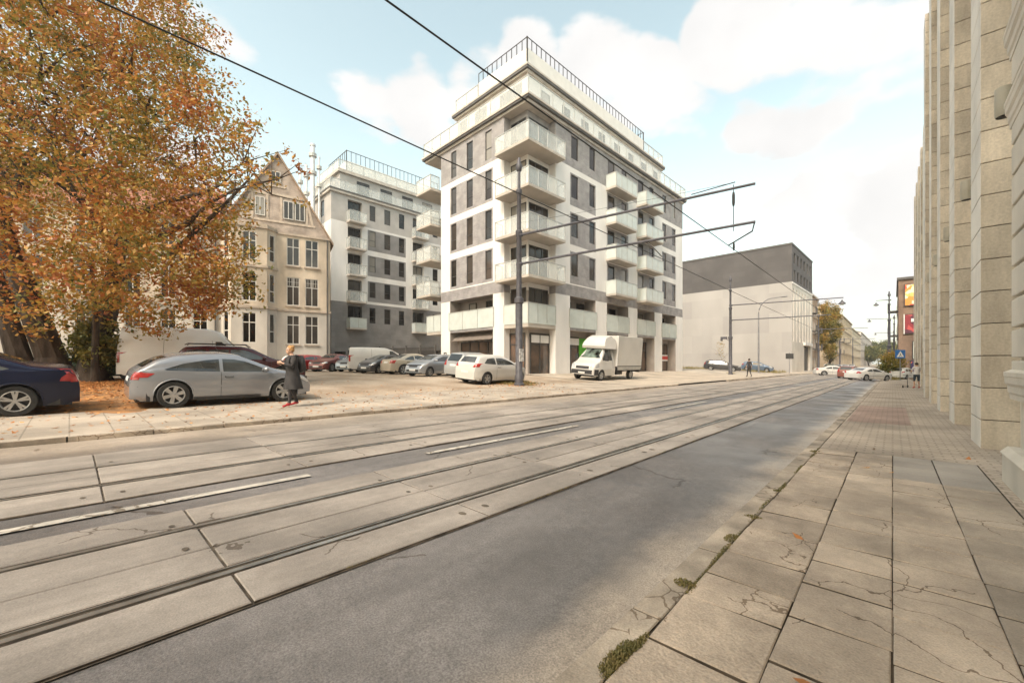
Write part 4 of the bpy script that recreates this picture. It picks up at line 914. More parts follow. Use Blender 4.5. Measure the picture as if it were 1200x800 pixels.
# rusticated building at the right edge
rb = thing('rusticated_building', 'pale rendered old building with grooved courses, plinth and moulded cornice at the right edge', 'building', (1.0, 3, 0))
Mrust = mat('cream_rusticated_render', (.62, .57, .49), .85, .1, 1.2, bump=.25, bscale=40, streak=.5)
s = MB(); s.box(1.03, 13, -14, 7.08, .2, 16); z = .98
while z < 15.4:
    s.box(.965, 1.1, -14, 7.1, z, z + .30); z += .335
s.build('wall', Mrust, rb, bevel=.012)
s = MB(); s.box(.90, 1.2, -14, 7.12, -.2, .26); s.extrude([(.88, -14, .26), (.94, -14, .33), (1.1, -14, .33), (1.1, -14, .26)], (0, 21.13, 0)); s.build('plinth', Mrust, rb, bevel=.01)
def mould(y0, y1, x, z, prof):
    pts = [(x - a, y0, z + b) for a, b in prof]; return pts, (0, y1 - y0, 0)
s = MB()
prof = [(-.25, 0), (.02, 0), (.03, .05), (.07, .07), (.08, .13), (.14, .16), (.15, .22), (.17, .23), (.17, .27), (-.25, .33)]
for z, k in ((.86 - .0, .3), (3.86, .28), (4.62, .32), (10.5, .4)):
    pts = [(.965 - a * k, -14, z + b * (1.1 if k < .5 else k)) for a, b in prof]; s.extrude(pts, (0, 21.15, 0))
s.build('cornice', Mrust, rb)

# ------------------------------------------------------------------ brick house with billboards at the end of the pavement
Mbrk = with_bricks(mat('brown_brick', (.24, .165, .12), .9, .12, 1.), .5, .12, .012, .8)
bb = thing('billboard_house', 'brown brick house beyond the crossing, its blind wall hung with billboards', 'building', (.9, 72, -.6))
s = MB(); s.box(.55, 12, 72, 90, -.8, 11.9); s.build('wall', Mbrk, bb)
s = MB(); s.box(.4, 12.2, 71.8, 90.2, 11.9, 12.2); s.build('roof_coping', Mtrim, bb)
for k in range(4):
    for f in (1.2, 4.6, 8.0): window(bb, (.55, 72), (0, 1), (-1, 0), 2 + 4 * k, 3.2 + 4 * k, f, f + 2, .06, 'two', Mwf, Mglass)
for f in (5, 8.2):
    s = MB(); s.box(-.5, .547, 73.5, 76, f - .15, f); s.box(-.5, -.45, 73.5, 76, f, f + 1); s.build('balcony', Mtrim, bb)
def poster(name, label, x0, x1, z0, z1, m, y=72.):
    t = thing(name, label, 'billboard', ((x0 + x1) / 2, y, z0)); s = MB(); s.box(x0 - .1, x1 + .1, y - .16, y - .01, z0 - .1, z1 + .1); s.build('frame', Mframe, t)
    s = MB(); s.box(x0, x1, y - .19, y - .165, z0, z1); return t, s.build('poster', m, t)
def blotch(name, stops, scale):
    m = bpy.data.materials.new(name); m.use_nodes = True; nt = m.node_tree; b = nt.nodes['Principled BSDF']; g = _n(nt, 'ShaderNodeNewGeometry')
    v = _n(nt, 'ShaderNodeTexVoronoi'); v.inputs['Scale'].default_value = scale; nt.links.new(g.outputs['Position'], v.inputs['Vector'])
    cr = _n(nt, 'ShaderNodeValToRGB'); cr.color_ramp.interpolation = 'CONSTANT'; el = cr.color_ramp.elements
    sp = _n(nt, 'ShaderNodeSeparateColor'); nt.links.new(v.outputs['Color'], sp.inputs[0])
    while len(el) < len(stops): el.new(.5)
    for e, (p, c) in zip(el, stops): e.position = p; e.color = (*c, 1)
    nt.links.new(sp.outputs[0], cr.inputs[0]); nt.links.new(cr.outputs[0], b.inputs['Base Color']); b.inputs['Roughness'].default_value = .5
    return m
poster('billboard', 'topmost billboard, orange and red dappled picture on the brown brick wall', 1.15, 4.2, 8.6, 11.2, blotch('orange_poster', [(0, (.75, .28, .06)), (.3, (.8, .5, .15)), (.55, (.6, .06, .04)), (.8, (.75, .68, .5))], 2.6))
t, p_ = poster('billboard', 'middle billboard, dark red picture with a pale band in a light frame', 1.15, 4.2, 5.1, 7.4, blotch('red_poster', [(0, (.25, .03, .04)), (.4, (.10, .03, .05)), (.7, (.45, .08, .08))], 1.8))
s = MB(); s.box(1.7, 4.1, 71.79, 71.805, 6.5, 6.9); s.box(1.02, 1.12, 71.8, 71.95, 5.0, 7.5); s.build('pale_band', Mwp, p_)
t, p_ = poster('billboard', 'white billboard with pale green patch and an orange figure below', 1.9, 4.4, 1.9, 4.0, mat('pale_poster', (.62, .68, .62), .5, .1, 1))
poster('billboard', 'lowest billboard, dark violet panel beside the shop entrance', 1.7, 4.4, -.3, 1.6, blotch('violet_poster', [(0, (.03, .02, .08)), (.5, (.12, .03, .14)), (.85, (.5, .12, .05))], 1.5))

# ------------------------------------------------------------------ tenements down the street
def tenement(name, label, y0, y1, h, m, floors, cols, mb_=None, x=-11.3, balc=(), roofm=None, depth=14, side=1, seed=0):
    t = thing(name, label, 'building', (x, (y0 + y1) / 2, gz(x, y0)))
    base = gz(x, min(95, y0)); N = (side, 0); U = (0, 1); O = (x, y0); L = y1 - y0; s = MB(); ops = []; pl = []
    fh = (h - 1.2) / floors
    for c in range(cols):
        uc = L * (c + .5) / cols
        for f in range(floors):
            z0 = base + .9 + fh * f + (.2 if f else -.3); ops.append((uc - .55, uc + .55, z0, z0 + fh * .58, .2, 1)); pl.append(ops[-1])
    facade(s, O, U, N, 0, L, base - .3, base + h, ops)
    xb = x - side * depth
    for (xa, ya, xc, yc) in ((x, y0, xb, y0), (x, y1, xb, y1), (xb, y0, xb, y1)):
        s.quad((xa, ya, base - .3), (xc, yc, base - .3), (xc, yc, base + h), (xa, ya, base + h), 0)
    s.build('wall', [m, Mdarkrec], t)
    for (a, b, c, d, *_r) in pl: window(t, O, U, N, a, b, c, d, -.08, 'two', Mwf, Mglass, fw=.09)
    s = MB(); s.box(min(x + side * .35, xb), max(x + side * .35, xb), y0 - .02, y1 + .02, base + h, base + h + .25)
    for f in range(1, floors): s.box(min(x + side * .12, x + side * .003), max(x + side * .12, x + side * .003), y0, y1, base + .7 + fh * f - .1, base + .7 + fh * f + .05)
    s.build('cornice', Mstone, t)
    rm = roofm or Mtrim
    s = MB(); s.extrude([(x + side * .3, y0, base + h + .25), (x - side * depth / 2, y0, base + h + 2.6), (xb, y0, base + h + .25)], (0, L, 0))
    for q in range(2): yy = y0 + L * (.3 + .4 * q); s.box(min(x - side * 3, x - side * 4), max(x - side * 3, x - side * 4), yy, yy + 1.2, base + h, base + h + 3.2)
    s.build('roof', rm, t)
    for (c, f) in balc:
        uc = y0 + L * (c + .5) / cols; z = base + .9 + fh * f
        s = MB(); xa, xc = sorted((x + side * .004, x + side * 1.1)); s.box(xa, xc, uc - 1.3, uc + 1.3, z - .15, z)
        xo = x + side * 1.08; xa, xc = sorted((xo, xo + side * .04))
        for q in range(14): s.box(xa, xc, uc - 1.28 + .19 * q, uc - 1.25 + .19 * q, z, z + .95)
        s.box(xa - .01, xc + .01, uc - 1.3, uc + 1.3, z + .951, z + 1.0)
        s.build('balcony', Mtrim, t)
    return t
Mten1 = mat('brown_old_render', (.36, .26, .19), .9, .15, .7); Mten2 = mat('tan_old_render', (.50, .40, .29), .9, .12, .7); Mten3 = mat('ochre_old_render', (.54, .44, .30), .9, .1, .7); Mten4 = mat('pale_yellow_render', (.60, .53, .40), .9, .1, .7); Mten5 = mat('light_grey_old_render', (.52, .48, .44), .9, .1, .7)
tenement('tenement', 'brown old tenement with dark balconies next to the dark-topped block', 89.6, 104, 14.2, Mten1, 4, 6, balc=((1, 1), (1, 2), (1, 3), (4, 1), (4, 2)))
tenement('tenement', 'tan tenement with iron balconies just beyond the yellow-green tree', 122, 160, 14.8, Mten2, 4, 11, balc=((2, 1), (2, 2), (5, 1), (5, 2), (8, 1), (8, 2)))
tenement('tenement', 'lower ochre tenement behind the tan one with balconies', 160.5, 200, 15.8, Mten3, 4, 10, balc=((3, 2),))
tenement('tenement', 'pale yellow tenement in the middle distance, second from the far end', 200.5, 260, 14.5, Mten4, 4, 12)
tenement('tenement', 'farthest light grey tenement at the end of the left row', 262, 400, 16.5, Mten5, 4, 16)
tenement('tenement', 'pale tenement behind the brown brick billboard house', 112, 150, 12, Mten5, 3, 8, x=2.4, side=-1)
tenement('tenement', 'distant tan tenement on the right side of the street', 160, 300, 13, Mten2, 3, 16, x=2.6, side=-1)

# ------------------------------------------------------------------ trees
def tubes_tree(mb, p, d, r, L, depth, ends, spread=.55, mids=None):
    q = p; path = [p]; rs = [r]; n = 4
    for i in range(n):
        d = (d + Vector((random.gauss(0, .12), random.gauss(0, .12), random.gauss(.03, .06)))).normalized(); q = q + d * L / n; path.append(q); rs.append(r * (1 - .42 * (i + 1) / n))
    mb.tube(path, rs, 8 if r > .1 else 5, cap=False)
    if mids is not None and depth < 2: mids += path[1:]
    if depth <= 0: ends.append(q); return
    for k in range(random.choice((2, 3, 3))):
        a = Vector((random.gauss(0, 1), random.gauss(0, 1), random.gauss(.1, .6))).normalized(); nd = (d + a * spread).normalized()
        tubes_tree(mb, path[random.choice((2, 3, 4, 4))], nd, rs[-1] * random.uniform(.6, .9), L * random.uniform(.62, .85), depth - 1, ends, spread, mids)
Mbark = mat('bark', (.075, .056, .042), .95, .25, 6, bump=1., bscale=14, streak=.3)
def cam_xyz(px, py, d):
    x_ = (px - 600) / 481 * d; c, s_ = math.cos(R_(42.84)), math.sin(R_(42.84)); return Vector((x_ * c - d * s_, x_ * s_ + d * c, 1.25 - (py - 426) / 481 * d))
random.seed(21)
TB = Vector((-21.6, -.6, gz(-21.6, -.6)))
bt = thing('autumn_tree', 'huge autumn tree with twin trunks and orange and yellow leaves over the parked cars', 'tree', TB)
s = MB(); ends = []; mids = []
for (off, d, r, L) in (((0, 1.2, 0), (.02, .03, 1), .38, 5.2), ((-.2, .2, 0), (-.05, -.03, 1), .42, 5.0), ((-.35, -.55, 0), (-.05, -.16, 1), .32, 4.6)):
    p = TB + Vector(off); s.tube([p + Vector((0, 0, -.2)), p + Vector((0, 0, .35)), p + Vector((0, 0, .9))], [r * 1.7, r * 1.25, r * 1.02], 12, cap=False)
    d = Vector(d).normalized(); tubes_tree(s, p + Vector((0, 0, .8)), d, r, L, 4, ends, .62, mids)
trunk_obj = s
# crown volume: overlapping lobes (centre, radius)
lobes = [(cam_xyz(80, 110, 15), 4.9), (cam_xyz(125, 30, 14.5), 3.3), (cam_xyz(190, 85, 14.6), 1.8), (cam_xyz(210, 165, 14), 2.1), (cam_xyz(195, 240, 13.8), 2.1), (cam_xyz(265, 160, 13.6), 1.0), (cam_xyz(290, 165, 13.6), .6), (cam_xyz(205, 300, 13.8), 1.9), (cam_xyz(120, 290, 13.4), 3.6), (cam_xyz(20, 270, 14), 3.6), (cam_xyz(60, 200, 12.5), 3.4),
         (cam_xyz(180, 320, 13.5), 2.5), (cam_xyz(0, 80, 15), 5.), (cam_xyz(70, 0, 17), 4.8), (cam_xyz(90, -60, 16), 4.2), (cam_xyz(40, -120, 17), 5.), (cam_xyz(-60, 150, 17), 4.5), (cam_xyz(-50, 330, 16), 3.), (cam_xyz(255, 120, 13.6), .7), (cam_xyz(308, 150, 13.4), .45), (cam_xyz(60, 150, 19), 4.6), (cam_xyz(90, 345, 12.4), 1.6), (cam_xyz(232, 20, 14), .7), (cam_xyz(262, 245, 13.4), .9), (cam_xyz(250, 300, 13.6), 1.2), (cam_xyz(285, 290, 13.2), .7), (cam_xyz(262, 190, 13.4), .8), (cam_xyz(258, 335, 14.2), 1.2)]
def in_frame_far(c): return True
clumps = []
for c, r in lobes:
    n = int(9.6 * r * r)
    for _ in range(n):
        v = Vector((random.gauss(0, 1), random.gauss(0, 1), random.gauss(0, 1))).normalized() * r * random.uniform(.35, 1.) ** .5
        clumps.append((c + v, random.uniform(.28, .62)))
# limbs reaching to sample clumps so that twigs run through the foliage
allp = mids + ends
used_ = {}
for c, r in random.sample(clumps, 900):
    a = min(allp, key=lambda q: (q - c).length)
    used_[tuple(a)] = used_.get(tuple(a), 0) + 1
    if (a - c).length > 3 or used_[tuple(a)] > 4: continue
    mid = (a + c) / 2 + Vector((random.gauss(0, .15), random.gauss(0, .15), random.gauss(.1, .15))); s.tube([a, mid, c], [.05, .03, .01], 4, cap=False)
# bare reaching branches in front of the gable
for pts_ in (((165, 250, 14.4), (200, 235, 14.0), (240, 225, 13.4), (262, 215, 13.2), (285, 190, 13.)), ((180, 280, 14.2), (220, 262, 13.4), (245, 238, 13.), (275, 222, 12.9), (325, 210, 12.8)), ((200, 300, 14.2), (230, 270, 13.6), (258, 245, 13.2), (290, 212, 13.2), (318, 228, 13.2))):
    q = [cam_xyz(*p) for p in pts_]; s.tube(q, [.11, .08, .055, .035, .015], 6, cap=False)
    for k in range(16):
        b0 = q[random.randrange(1, 5)]; v = Vector((random.gauss(0, .5), random.gauss(0, .5), random.gauss(.2, .5))); s.tube([b0, b0 + v * .6, b0 + v * 1.1], [.02, .012, .004], 4, cap=False); clumps.append((b0 + v, .22))
s.build('trunk', Mbark, bt, smooth=True)
import numpy as np
rs_ = np.random.RandomState(3); P_ = []
for c, r in clumps:
    k = int(46 * (r / .45) ** 1.6) + 8; g_ = rs_.normal(0, 1, (k, 3)) * np.array([r, r, r * .62]) * .62 + np.array(c); P_.append(g_)
P_ = np.concatenate(P_); P_ = P_[P_[:, 2] > 2.55 + .35 * np.sin(P_[:, 1] * 2.1) - .25 * (P_[:, 0] < -20)]
crown = leaf_mesh('crown', P_, .078, Mfall, parent=bt, loc=TB); 
def small_tree(name, label, loc, h, r, m, nleaf, leaf, group=None, cat='tree', trunk_r=.12, low=.35, seed=1, sq=(1, 1, 1)):
    random.seed(seed); t = thing(name, label, cat, loc, 0, group); s = MB(); ends = []; mids = []
    base = Vector(loc); tubes_tree(s, base + Vector((0, 0, -.1)), Vector((0, 0, 1)), trunk_r, h * low, 3, ends, .6, mids); s.build('trunk', Mbark, t, smooth=True)
    rs2 = np.random.RandomState(seed); P2 = []
    c0 = np.array(base) + np.array([0, 0, h * (.5 + low / 2)])
    nc = 90
    for _ in range(nc):
        v = rs2.normal(0, 1, 3); v /= np.linalg.norm(v); v *= rs2.uniform(.3, 1.05) ** .6; c = c0 + v * np.array([r * sq[0], r * sq[1], h * (1 - low) * .52])
        P2.append(rs2.normal(0, 1, (nleaf // nc, 3)) * r * .16 + c)
    leaf_mesh('crown', np.concatenate(P2), leaf, m, parent=t, loc=base)
    return t
Mgreen = leafmat('green_leaves', [(0, (.035, .06, .015)), (.4, (.08, .11, .025)), (.7, (.20, .19, .04)), (1, (.34, .26, .06))], .35, .5, .25)
Mgreeny = leafmat('yellowing_leaves', [(0, (.09, .12, .025)), (.4, (.22, .2, .04)), (.75, (.42, .26, .06)), (1, (.40, .16, .05))], .3, .5, .3)
small_tree('street_tree', 'tall yellow-green tree overhanging the street between two tenements', (-10.0, 110, gz(-9.8, 95)), 14.5, 2.4, Mgreeny, 18000, .16, seed=4, trunk_r=.3, low=.15, sq=(.8, 1.9, 1))
small_tree('street_tree', 'small reddish bush-like tree beside the crossing sign', (-.1, 66, gz(0, 66)), 3.0, 1.2, Mgreeny, 5000, .10, seed=5, trunk_r=.08, low=.25)
for i, (x, y, h) in enumerate(((-6, 330, 14), (-2, 350, 16), (1, 320, 12), (-9.5, 300, 10))):
    small_tree('street_tree', ['distant green tree, leftmost closing the end of the street', 'distant green tree in the middle of the street end', 'distant green tree at the right of the street end', 'small distant tree in front of the left row'][i], (x, y, gz(x, 95)), h, 4.5, Mgreen, 7000, .5, 'trees closing the street', seed=30 + i, trunk_r=.3)
small_tree('sapling', 'bare thin sapling in the grass before the long blank wall', (-17.5, 61.5, gz(-17.5, 61)), 4.2, .6, Mgreeny, 300, .07, seed=9, trunk_r=.04, low=.4, cat='young tree')
small_tree('shrub', 'dark green ivy-covered shrub behind the dark blue car', (-21.5, -5.0, .6), 3.6, 2.0, Mgreen, 16000, .075, seed=10, trunk_r=.1, low=.1, cat='bush')
small_tree('shrub', 'dark green shrub between the big trunk and the white van', (-21.5, .75, .62), 2.2, .75, Mgreen, 7000, .065, seed=12, trunk_r=.05, low=.15, cat='bush')
t = thing('slender_tree', 'slender mossy tree trunk standing before the white van', 'tree', (-20.75, .62, gz(-20.75, .62))); s = MB(); s.tube([(-20.75, .62, .4), (-20.8, .62, 1.6), (-20.65, .65, 3), (-20.7, .5, 5)], [.13, .10, .09, .06], 10); s.build('trunk', Mbark, t, smooth=True)
# grass and weeds
Mweed = leafmat('dry_grass', [(0, (.10, .11, .03)), (.5, (.25, .21, .07)), (1, (.42, .30, .11))], 3, .6, .15)
gs = [(-14.2 + random.uniform(-1.3, 1.1), 15.2 + random.uniform(-.9, 1.6), .35, .35, 90, .16) for _ in range(22)]
gs += [(random.uniform(-30, -11.3), 64.3 + random.uniform(-1.5, 7.5), .5, .5, 26, .5) for _ in range(160)] + [(-.1 + random.uniform(-.6, .8), 62 + random.uniform(-2, 5), .4, .5, 60, .5) for _ in range(26)]
gs += [(-13.4, 50.6 + .2 * k, .5, .3, 50, .3) for k in range(3)]
grass('dry_grass', gs, Mweed, hs=3.)
pp = [(-14.2 + random.gauss(0, .9), 15.3 + random.gauss(0, 1.0)) for _ in range(500)]
leaf_mesh('fallen_leaves', [(x, y, gz(x, y) + .06) for x, y in pp], .06, Mlitter, kind='stuff', flat=True)

# ------------------------------------------------------------------ poles, arms, wires
Mpole = mat('blue_grey_pole_paint', (.085, .085, .10), .5, .15, 5); Mwire = mat('black_wire', (.02, .02, .02), .6, .1, 3); Mlgrey = mat('light_pole_grey', (.20, .20, .21), .5, .1, 4)
def tram_pole(label, x, y, h, arms, group):
    z0 = gz(x, y); t = thing('tram_pole', label, 'pole', (x, y, z0), 0, group)
    s = MB(); pr = [(.26, 0), (.26, .12), (.20, .16), (.20, .5), (.17, .55), (.17, h * .36), (.22, h * .365), (.22, h * .385), (.135, h * .39), (.125, h * .66), (.17, h * .665), (.17, h * .68), (.10, h * .685), (.095, h * .84), (.14, h * .845), (.14, h * .86), (.075, h * .865), (.07, h * .94), (.13, h * .945), (.16, h * .965), (.08, h * .98), (.07, h), (.001, h * 1.004)]
    s.lathe(pr, (x, y, z0), 16); s.build('mast', Mpole, t, smooth=True)
    for i, (z1, z2, x2, y2) in enumerate(arms):
        s = MB(); s.tube([(x, y, z1), (x2, y2, z2)], [.06, .045], 8); s.tube([(x - .12, y, z1), (x + .2, y, z1 - .02)], .09, 8); s.build('cantilever_arm', Mpole, t, smooth=True)
    s = MB(); s.box(x + .14, x + .18, y - .15, y + .15, z0 + 1.2, z0 + 1.8); s.build('notice_plate', mat('sticker_paper', (.55, .55, .55), .6, .3, 9), t) if h > 11 else None
    return t
px_, py_ = -13.35, 14.9
tp = tram_pole('nearest tall tram pole with two long arms, standing by the white hatchback', px_, py_, 11.1, ((7.5, 7.0, -3.22, 14.9), (6.1, 5.78, -3.22, 14.9)), 'tram wire poles')
# hangers: dropper rod and registration arm on the near pole
s = MB(); s.tube([(-3.85, 14.9, 7.15), (-3.85, 14.9, 5.62)], .012, 6); s.lathe([(.03, 0), (.045, .1), (.045, .35), (.03, .45)], (-3.85, 14.9, 6.45), 8); s.tube([(-5.2, 14.9, 7.2), (-3.8, 14.9, 7.22)], .016, 6); s.build('dropper', Mwire, tp)
s = MB(); s.tube([(-3.24, 14.9, 5.76), (-3.3, 14.9, 5.5), (-4.0, 14.9, 5.18)], .022, 6); s.tube([(-6.9, 14.9, 5.9), (-6.6, 14.9, 5.62), (-6.25, 14.9, 5.2)], .02, 6); s.build('registration_arm', Mwire, tp)
P2 = cam_xyz(856, 426, 44)
tram_pole('second tram pole with two long arms, before the long blank wall', P2.x, P2.y, 10.6, ((7.5, 7.3, -3.3, P2.y), (5.9, 5.8, -4.2, P2.y)), 'tram wire poles')
P3 = cam_xyz(1042, 426, 50)
p3 = tram_pole('slim tram pole at the right kerb beside the crossing sign', P3.x, P3.y, 10.6, ((9.0, 9.05, -1.5, P3.y),), 'tram wire poles')
for i, (y, x) in enumerate(((96, .2), (140, .2), (185, .2))):
    tram_pole(['far tram pole beyond the slim right-hand one', 'next far tram pole down the right kerb', 'farthest tram pole down the right kerb'][i], x, y, 10.4, ((9.0, 9.1, -3.4, y),), 'tram wire poles')
for i, y in enumerate((90, 130, 175)):
    tram_pole(['tram pole on the left side before the brown tenement', 'tram pole on the left side before the tan tenement', 'farthest tram pole on the left side'][i], -9.6, y, 10.2, ((7.3, 7.2, -3.0, y),), 'tram wire poles')
# hanging street lamps
for i, (X, Y, z) in enumerate(((-1.5, P3.y, 8.5), (-3.4, P2.y, 6.78), (-3.0, 96, 8.7), (-3.2, 140, 8.7))):
    t = thing('hanging_lamp', ['cone-shaped street lamp hanging from the arm of the slim right pole', 'street lamp hanging at the tip of the second left pole arm', 'small far street lamp hanging over the street', 'farthest street lamp hanging over the street'][i], 'street lamp', (X, Y, z), 0, 'lamps hanging over the street')
    s = MB(); s.lathe([(.05, .32), (.08, .2), (.28, .0), (.30, -.06), (.001, -.05)], (X, Y, z), 14); s.build('lamp_shade', Mpole, t, smooth=True)
    s = MB(); s.lathe([(.2, -.06), (.12, -.15), (.001, -.17)], (X, Y, z), 12); s.tube([(X, Y, z + .3), (X, Y, z + .5)], .012, 5); s.build('bulb_cover', Mmilk, t, smooth=True)
# curved lamp post
L_ = cam_xyz(889, 426, 54); z0 = gz(L_.x, L_.y)
t = thing('street_lamp', 'tall curved street lamp before the long blank wall, near the blue car', 'street lamp', (L_.x, L_.y, z0)); s = MB(); d_ = Vector((.9, .25, 0)).normalized()
path = [(L_.x, L_.y, z0), (L_.x, L_.y, z0 + 7.8)] + [(L_.x + d_.x * (1.6 - 1.6 * math.cos(a)), L_.y + d_.y * (1.6 - 1.6 * math.cos(a)), z0 + 7.8 + 1.9 * math.sin(a)) for a in (.3, .6, .9, 1.2, 1.5)] + [(L_.x + d_.x * 2.5, L_.y + d_.y * 2.5, z0 + 9.8)]
s.tube(path, [.11] + [.08] * 1 + [.06] * 5 + [.05], 10); s.build('post', Mlgrey, t, smooth=True)
s = MB(); q = path[-1]; s.ell((q[0] + d_.x * .3, q[1] + d_.y * .3, q[2]), (.42, .18, .08)); s.build('lamp_head', Mlgrey, t, smooth=True)
# camera box on second pole
t = thing('traffic_camera', 'small dark camera box clamped to the second tram pole', 'camera', (P2.x - .5, P2.y, 4.0)); s = MB(); s.box(P2.x - .95, P2.x - .35, P2.y - .15, P2.y + .15, 3.9, 4.15); s.tube([(P2.x - .6, P2.y, 4.0), (P2.x - .1, P2.y, 3.7)], .03, 6); s.lathe([(.1, -.2), (.12, .0)], (P2.x - .85, P2.y - .1, 3.9), 10); s.build('camera_housing', Mpole, t)
def wire(name, label, pts, r=.011, sag=0.):
    path = []
    for a, b in zip(pts[:-1], pts[1:]):
        a = Vector(a); b = Vector(b)
        for k in range(8): q = a.lerp(b, k / 8); path.append((q.x, q.y, q.z - sag * 4 * (k / 8) * (1 - k / 8)))
    path.append(tuple(pts[-1])); s = MB(); s.tube(path, r, 5); return tag(s.build(name, Mwire), label, 'wire')
wire('contact_wire', 'lower contact wire over the near tram track', [(-4.0, -25, 5.2), (-4.0, 14.9, 5.17), (-3.7, P2.y, 5.0), (-3.4, 96, 4.8), (-3.4, 185, 4.6)], .012, .02)
wire('contact_wire', 'contact wire over the far tram track, ending in the autumn tree at left', [(-6.2, -25, 5.2), (-6.25, 14.9, 5.12), (-6.2, P2.y, 5.0), (-6.2, 90, 4.8), (-6.2, 175, 4.6)], .012, .02)
wire('guy_wire', 'thin span wire from the near pole across to the corner block', [(-3.9, 14.9, 7.22), (-13.35, 14.9, 8.1), (-18.2, 21.3, 10)], .006, .05)
s = MB(); s.lathe([(.02, 0), (.035, .08), (.035, .2), (.02, .28)], (-3.97, 15.4, 5.1), 8); tag(s.build('wire_insulator', Mwire), 'small dark insulator on the near contact wire', 'insulator')

# ------------------------------------------------------------------ signs
t = thing('crossing_sign', 'blue pedestrian crossing sign with white triangle on a grey post', 'sign', (.6, 61, gz(0, 61))); zb = gz(0, 61)
s = MB(); s.tube([(.6, 61, zb), (.6, 61, zb + 3.1)], .04, 8); s.build('post', Mlgrey, t)
Mblue = mat('sign_blue', (.02, .14, .42), .4, .05, 3)
th_ = R_(30); CU = (math.cos(th_), math.sin(th_)); CV = (-math.sin(th_), math.cos(th_))
s = MB(); s.obox((.6, 60.93), CU, CV, -.45, .45, -.02, .02, zb + 2.35, zb + 3.25); pl = s.build('sign_plate', Mblue, t)
s = MB(); Pq = lambda u, z: (.6 + CU[0] * u * .72 + CV[0] * -.03, 60.93 + CU[1] * u * .72 + CV[1] * -.03, zb + 2.35 + (z - 2.4) * .72); s.extrude([Pq(-.48, 2.6), Pq(.48, 2.6), Pq(0, 3.5)], (CV[0] * .005, CV[1] * .005, 0)); s.build('white_triangle', Mwp, pl)
s = MB(); s.extrude([Pq(-.04, 2.95), Pq(.06, 2.95), Pq(.16, 2.66), Pq(.10, 2.66), Pq(.02, 2.85), Pq(-.12, 2.66), Pq(-.18, 2.66)], (CV[0] * -.004, CV[1] * -.004, 0)); s.extrude([Pq(-.06, 3.02), Pq(.06, 3.02), Pq(.06, 3.14), Pq(-.06, 3.14)], (CV[0] * -.004, CV[1] * -.004, 0)); s.build('walker_symbol', Mframe, pl)
q = cam_xyz(925, 426, 57); zb = gz(q.x, q.y)
t = thing('street_sign', 'small dark rectangular sign on a post at the corner of the pale block', 'sign', (q.x, q.y, zb)); s = MB(); s.tube([(q.x, q.y, zb), (q.x, q.y, zb + 2.9)], .04, 8); s.build('post', Mlgrey, t); s = MB(); s.obox((q.x, q.y), (.73, .68), (-.68, .73), -.55, .55, -.07, -.045, zb + 2.0, zb + 2.75); s.build('sign_plate', Mframe, t)
q = cam_xyz(945, 426, 70)
# ------------------------------------------------------------------ the air: a very thin haze that pales the far end of the street
HAZE = True
if HAZE:
    hm = bpy.data.materials.new('haze'); hm.use_nodes = True; nt = hm.node_tree; nt.nodes.remove(nt.nodes['Principled BSDF'])
    pv = _n(nt, 'ShaderNodeVolumePrincipled'); pv.inputs['Color'].default_value = (.95, .96, .97, 1); pv.inputs['Density'].default_value = .0005; pv.inputs['Anisotropy'].default_value = .2
    nt.links.new(pv.outputs[0], nt.nodes['Material Output'].inputs['Volume'])
    s = MB(); s.box(-720, 620, -720, 920, -3, 32); s.build('haze', hm, kind='stuff')
# ------------------------------------------------------------------ vehicles
def paint(name, col, metal=.0, rough=.3):
    return mat(name, col, rough, .03, 1.2, metal=metal, coat=.5)
Mtyre = mat('tyre_rubber', (.03, .03, .03), .85, .15, 10); Malloy = mat('alloy_rim', (.45, .45, .45), .35, .05, 8, metal=.7); Mcarglass = mat('car_glass', (.05, .055, .055), .05, .45, .9, spec=.9)
Mblk = mat('black_plastic', (.03, .03, .033), .6, .1, 8); Mredl = mat('red_lamp', (.36, .022, .02), .15, .1, 10, coat=1); Mclr = mat('clear_lamp', (.55, .56, .56), .1, .1, 14, coat=1, metal=.3); Mplate = mat('number_plate', (.68, .68, .66), .5, .03, 10); Mseam = mat('panel_gap', (.02, .02, .02), .8, .05, 5)
Morange = mat('amber_lamp', (.6, .2, .02), .2, .05, 5)
def interp(pts, x):
    if x <= pts[0][0]: return pts[0][1]
    for (a, b), (c, d) in zip(pts[:-1], pts[1:]):
        if x <= c: return b + (d - b) * (x - a) / max(1e-6, c - a)
    return pts[-1][1]
def smooth_interp(pts, x, h=.05):
    return (interp(pts, x - h) + 2 * interp(pts, x) + interp(pts, x + h)) / 4
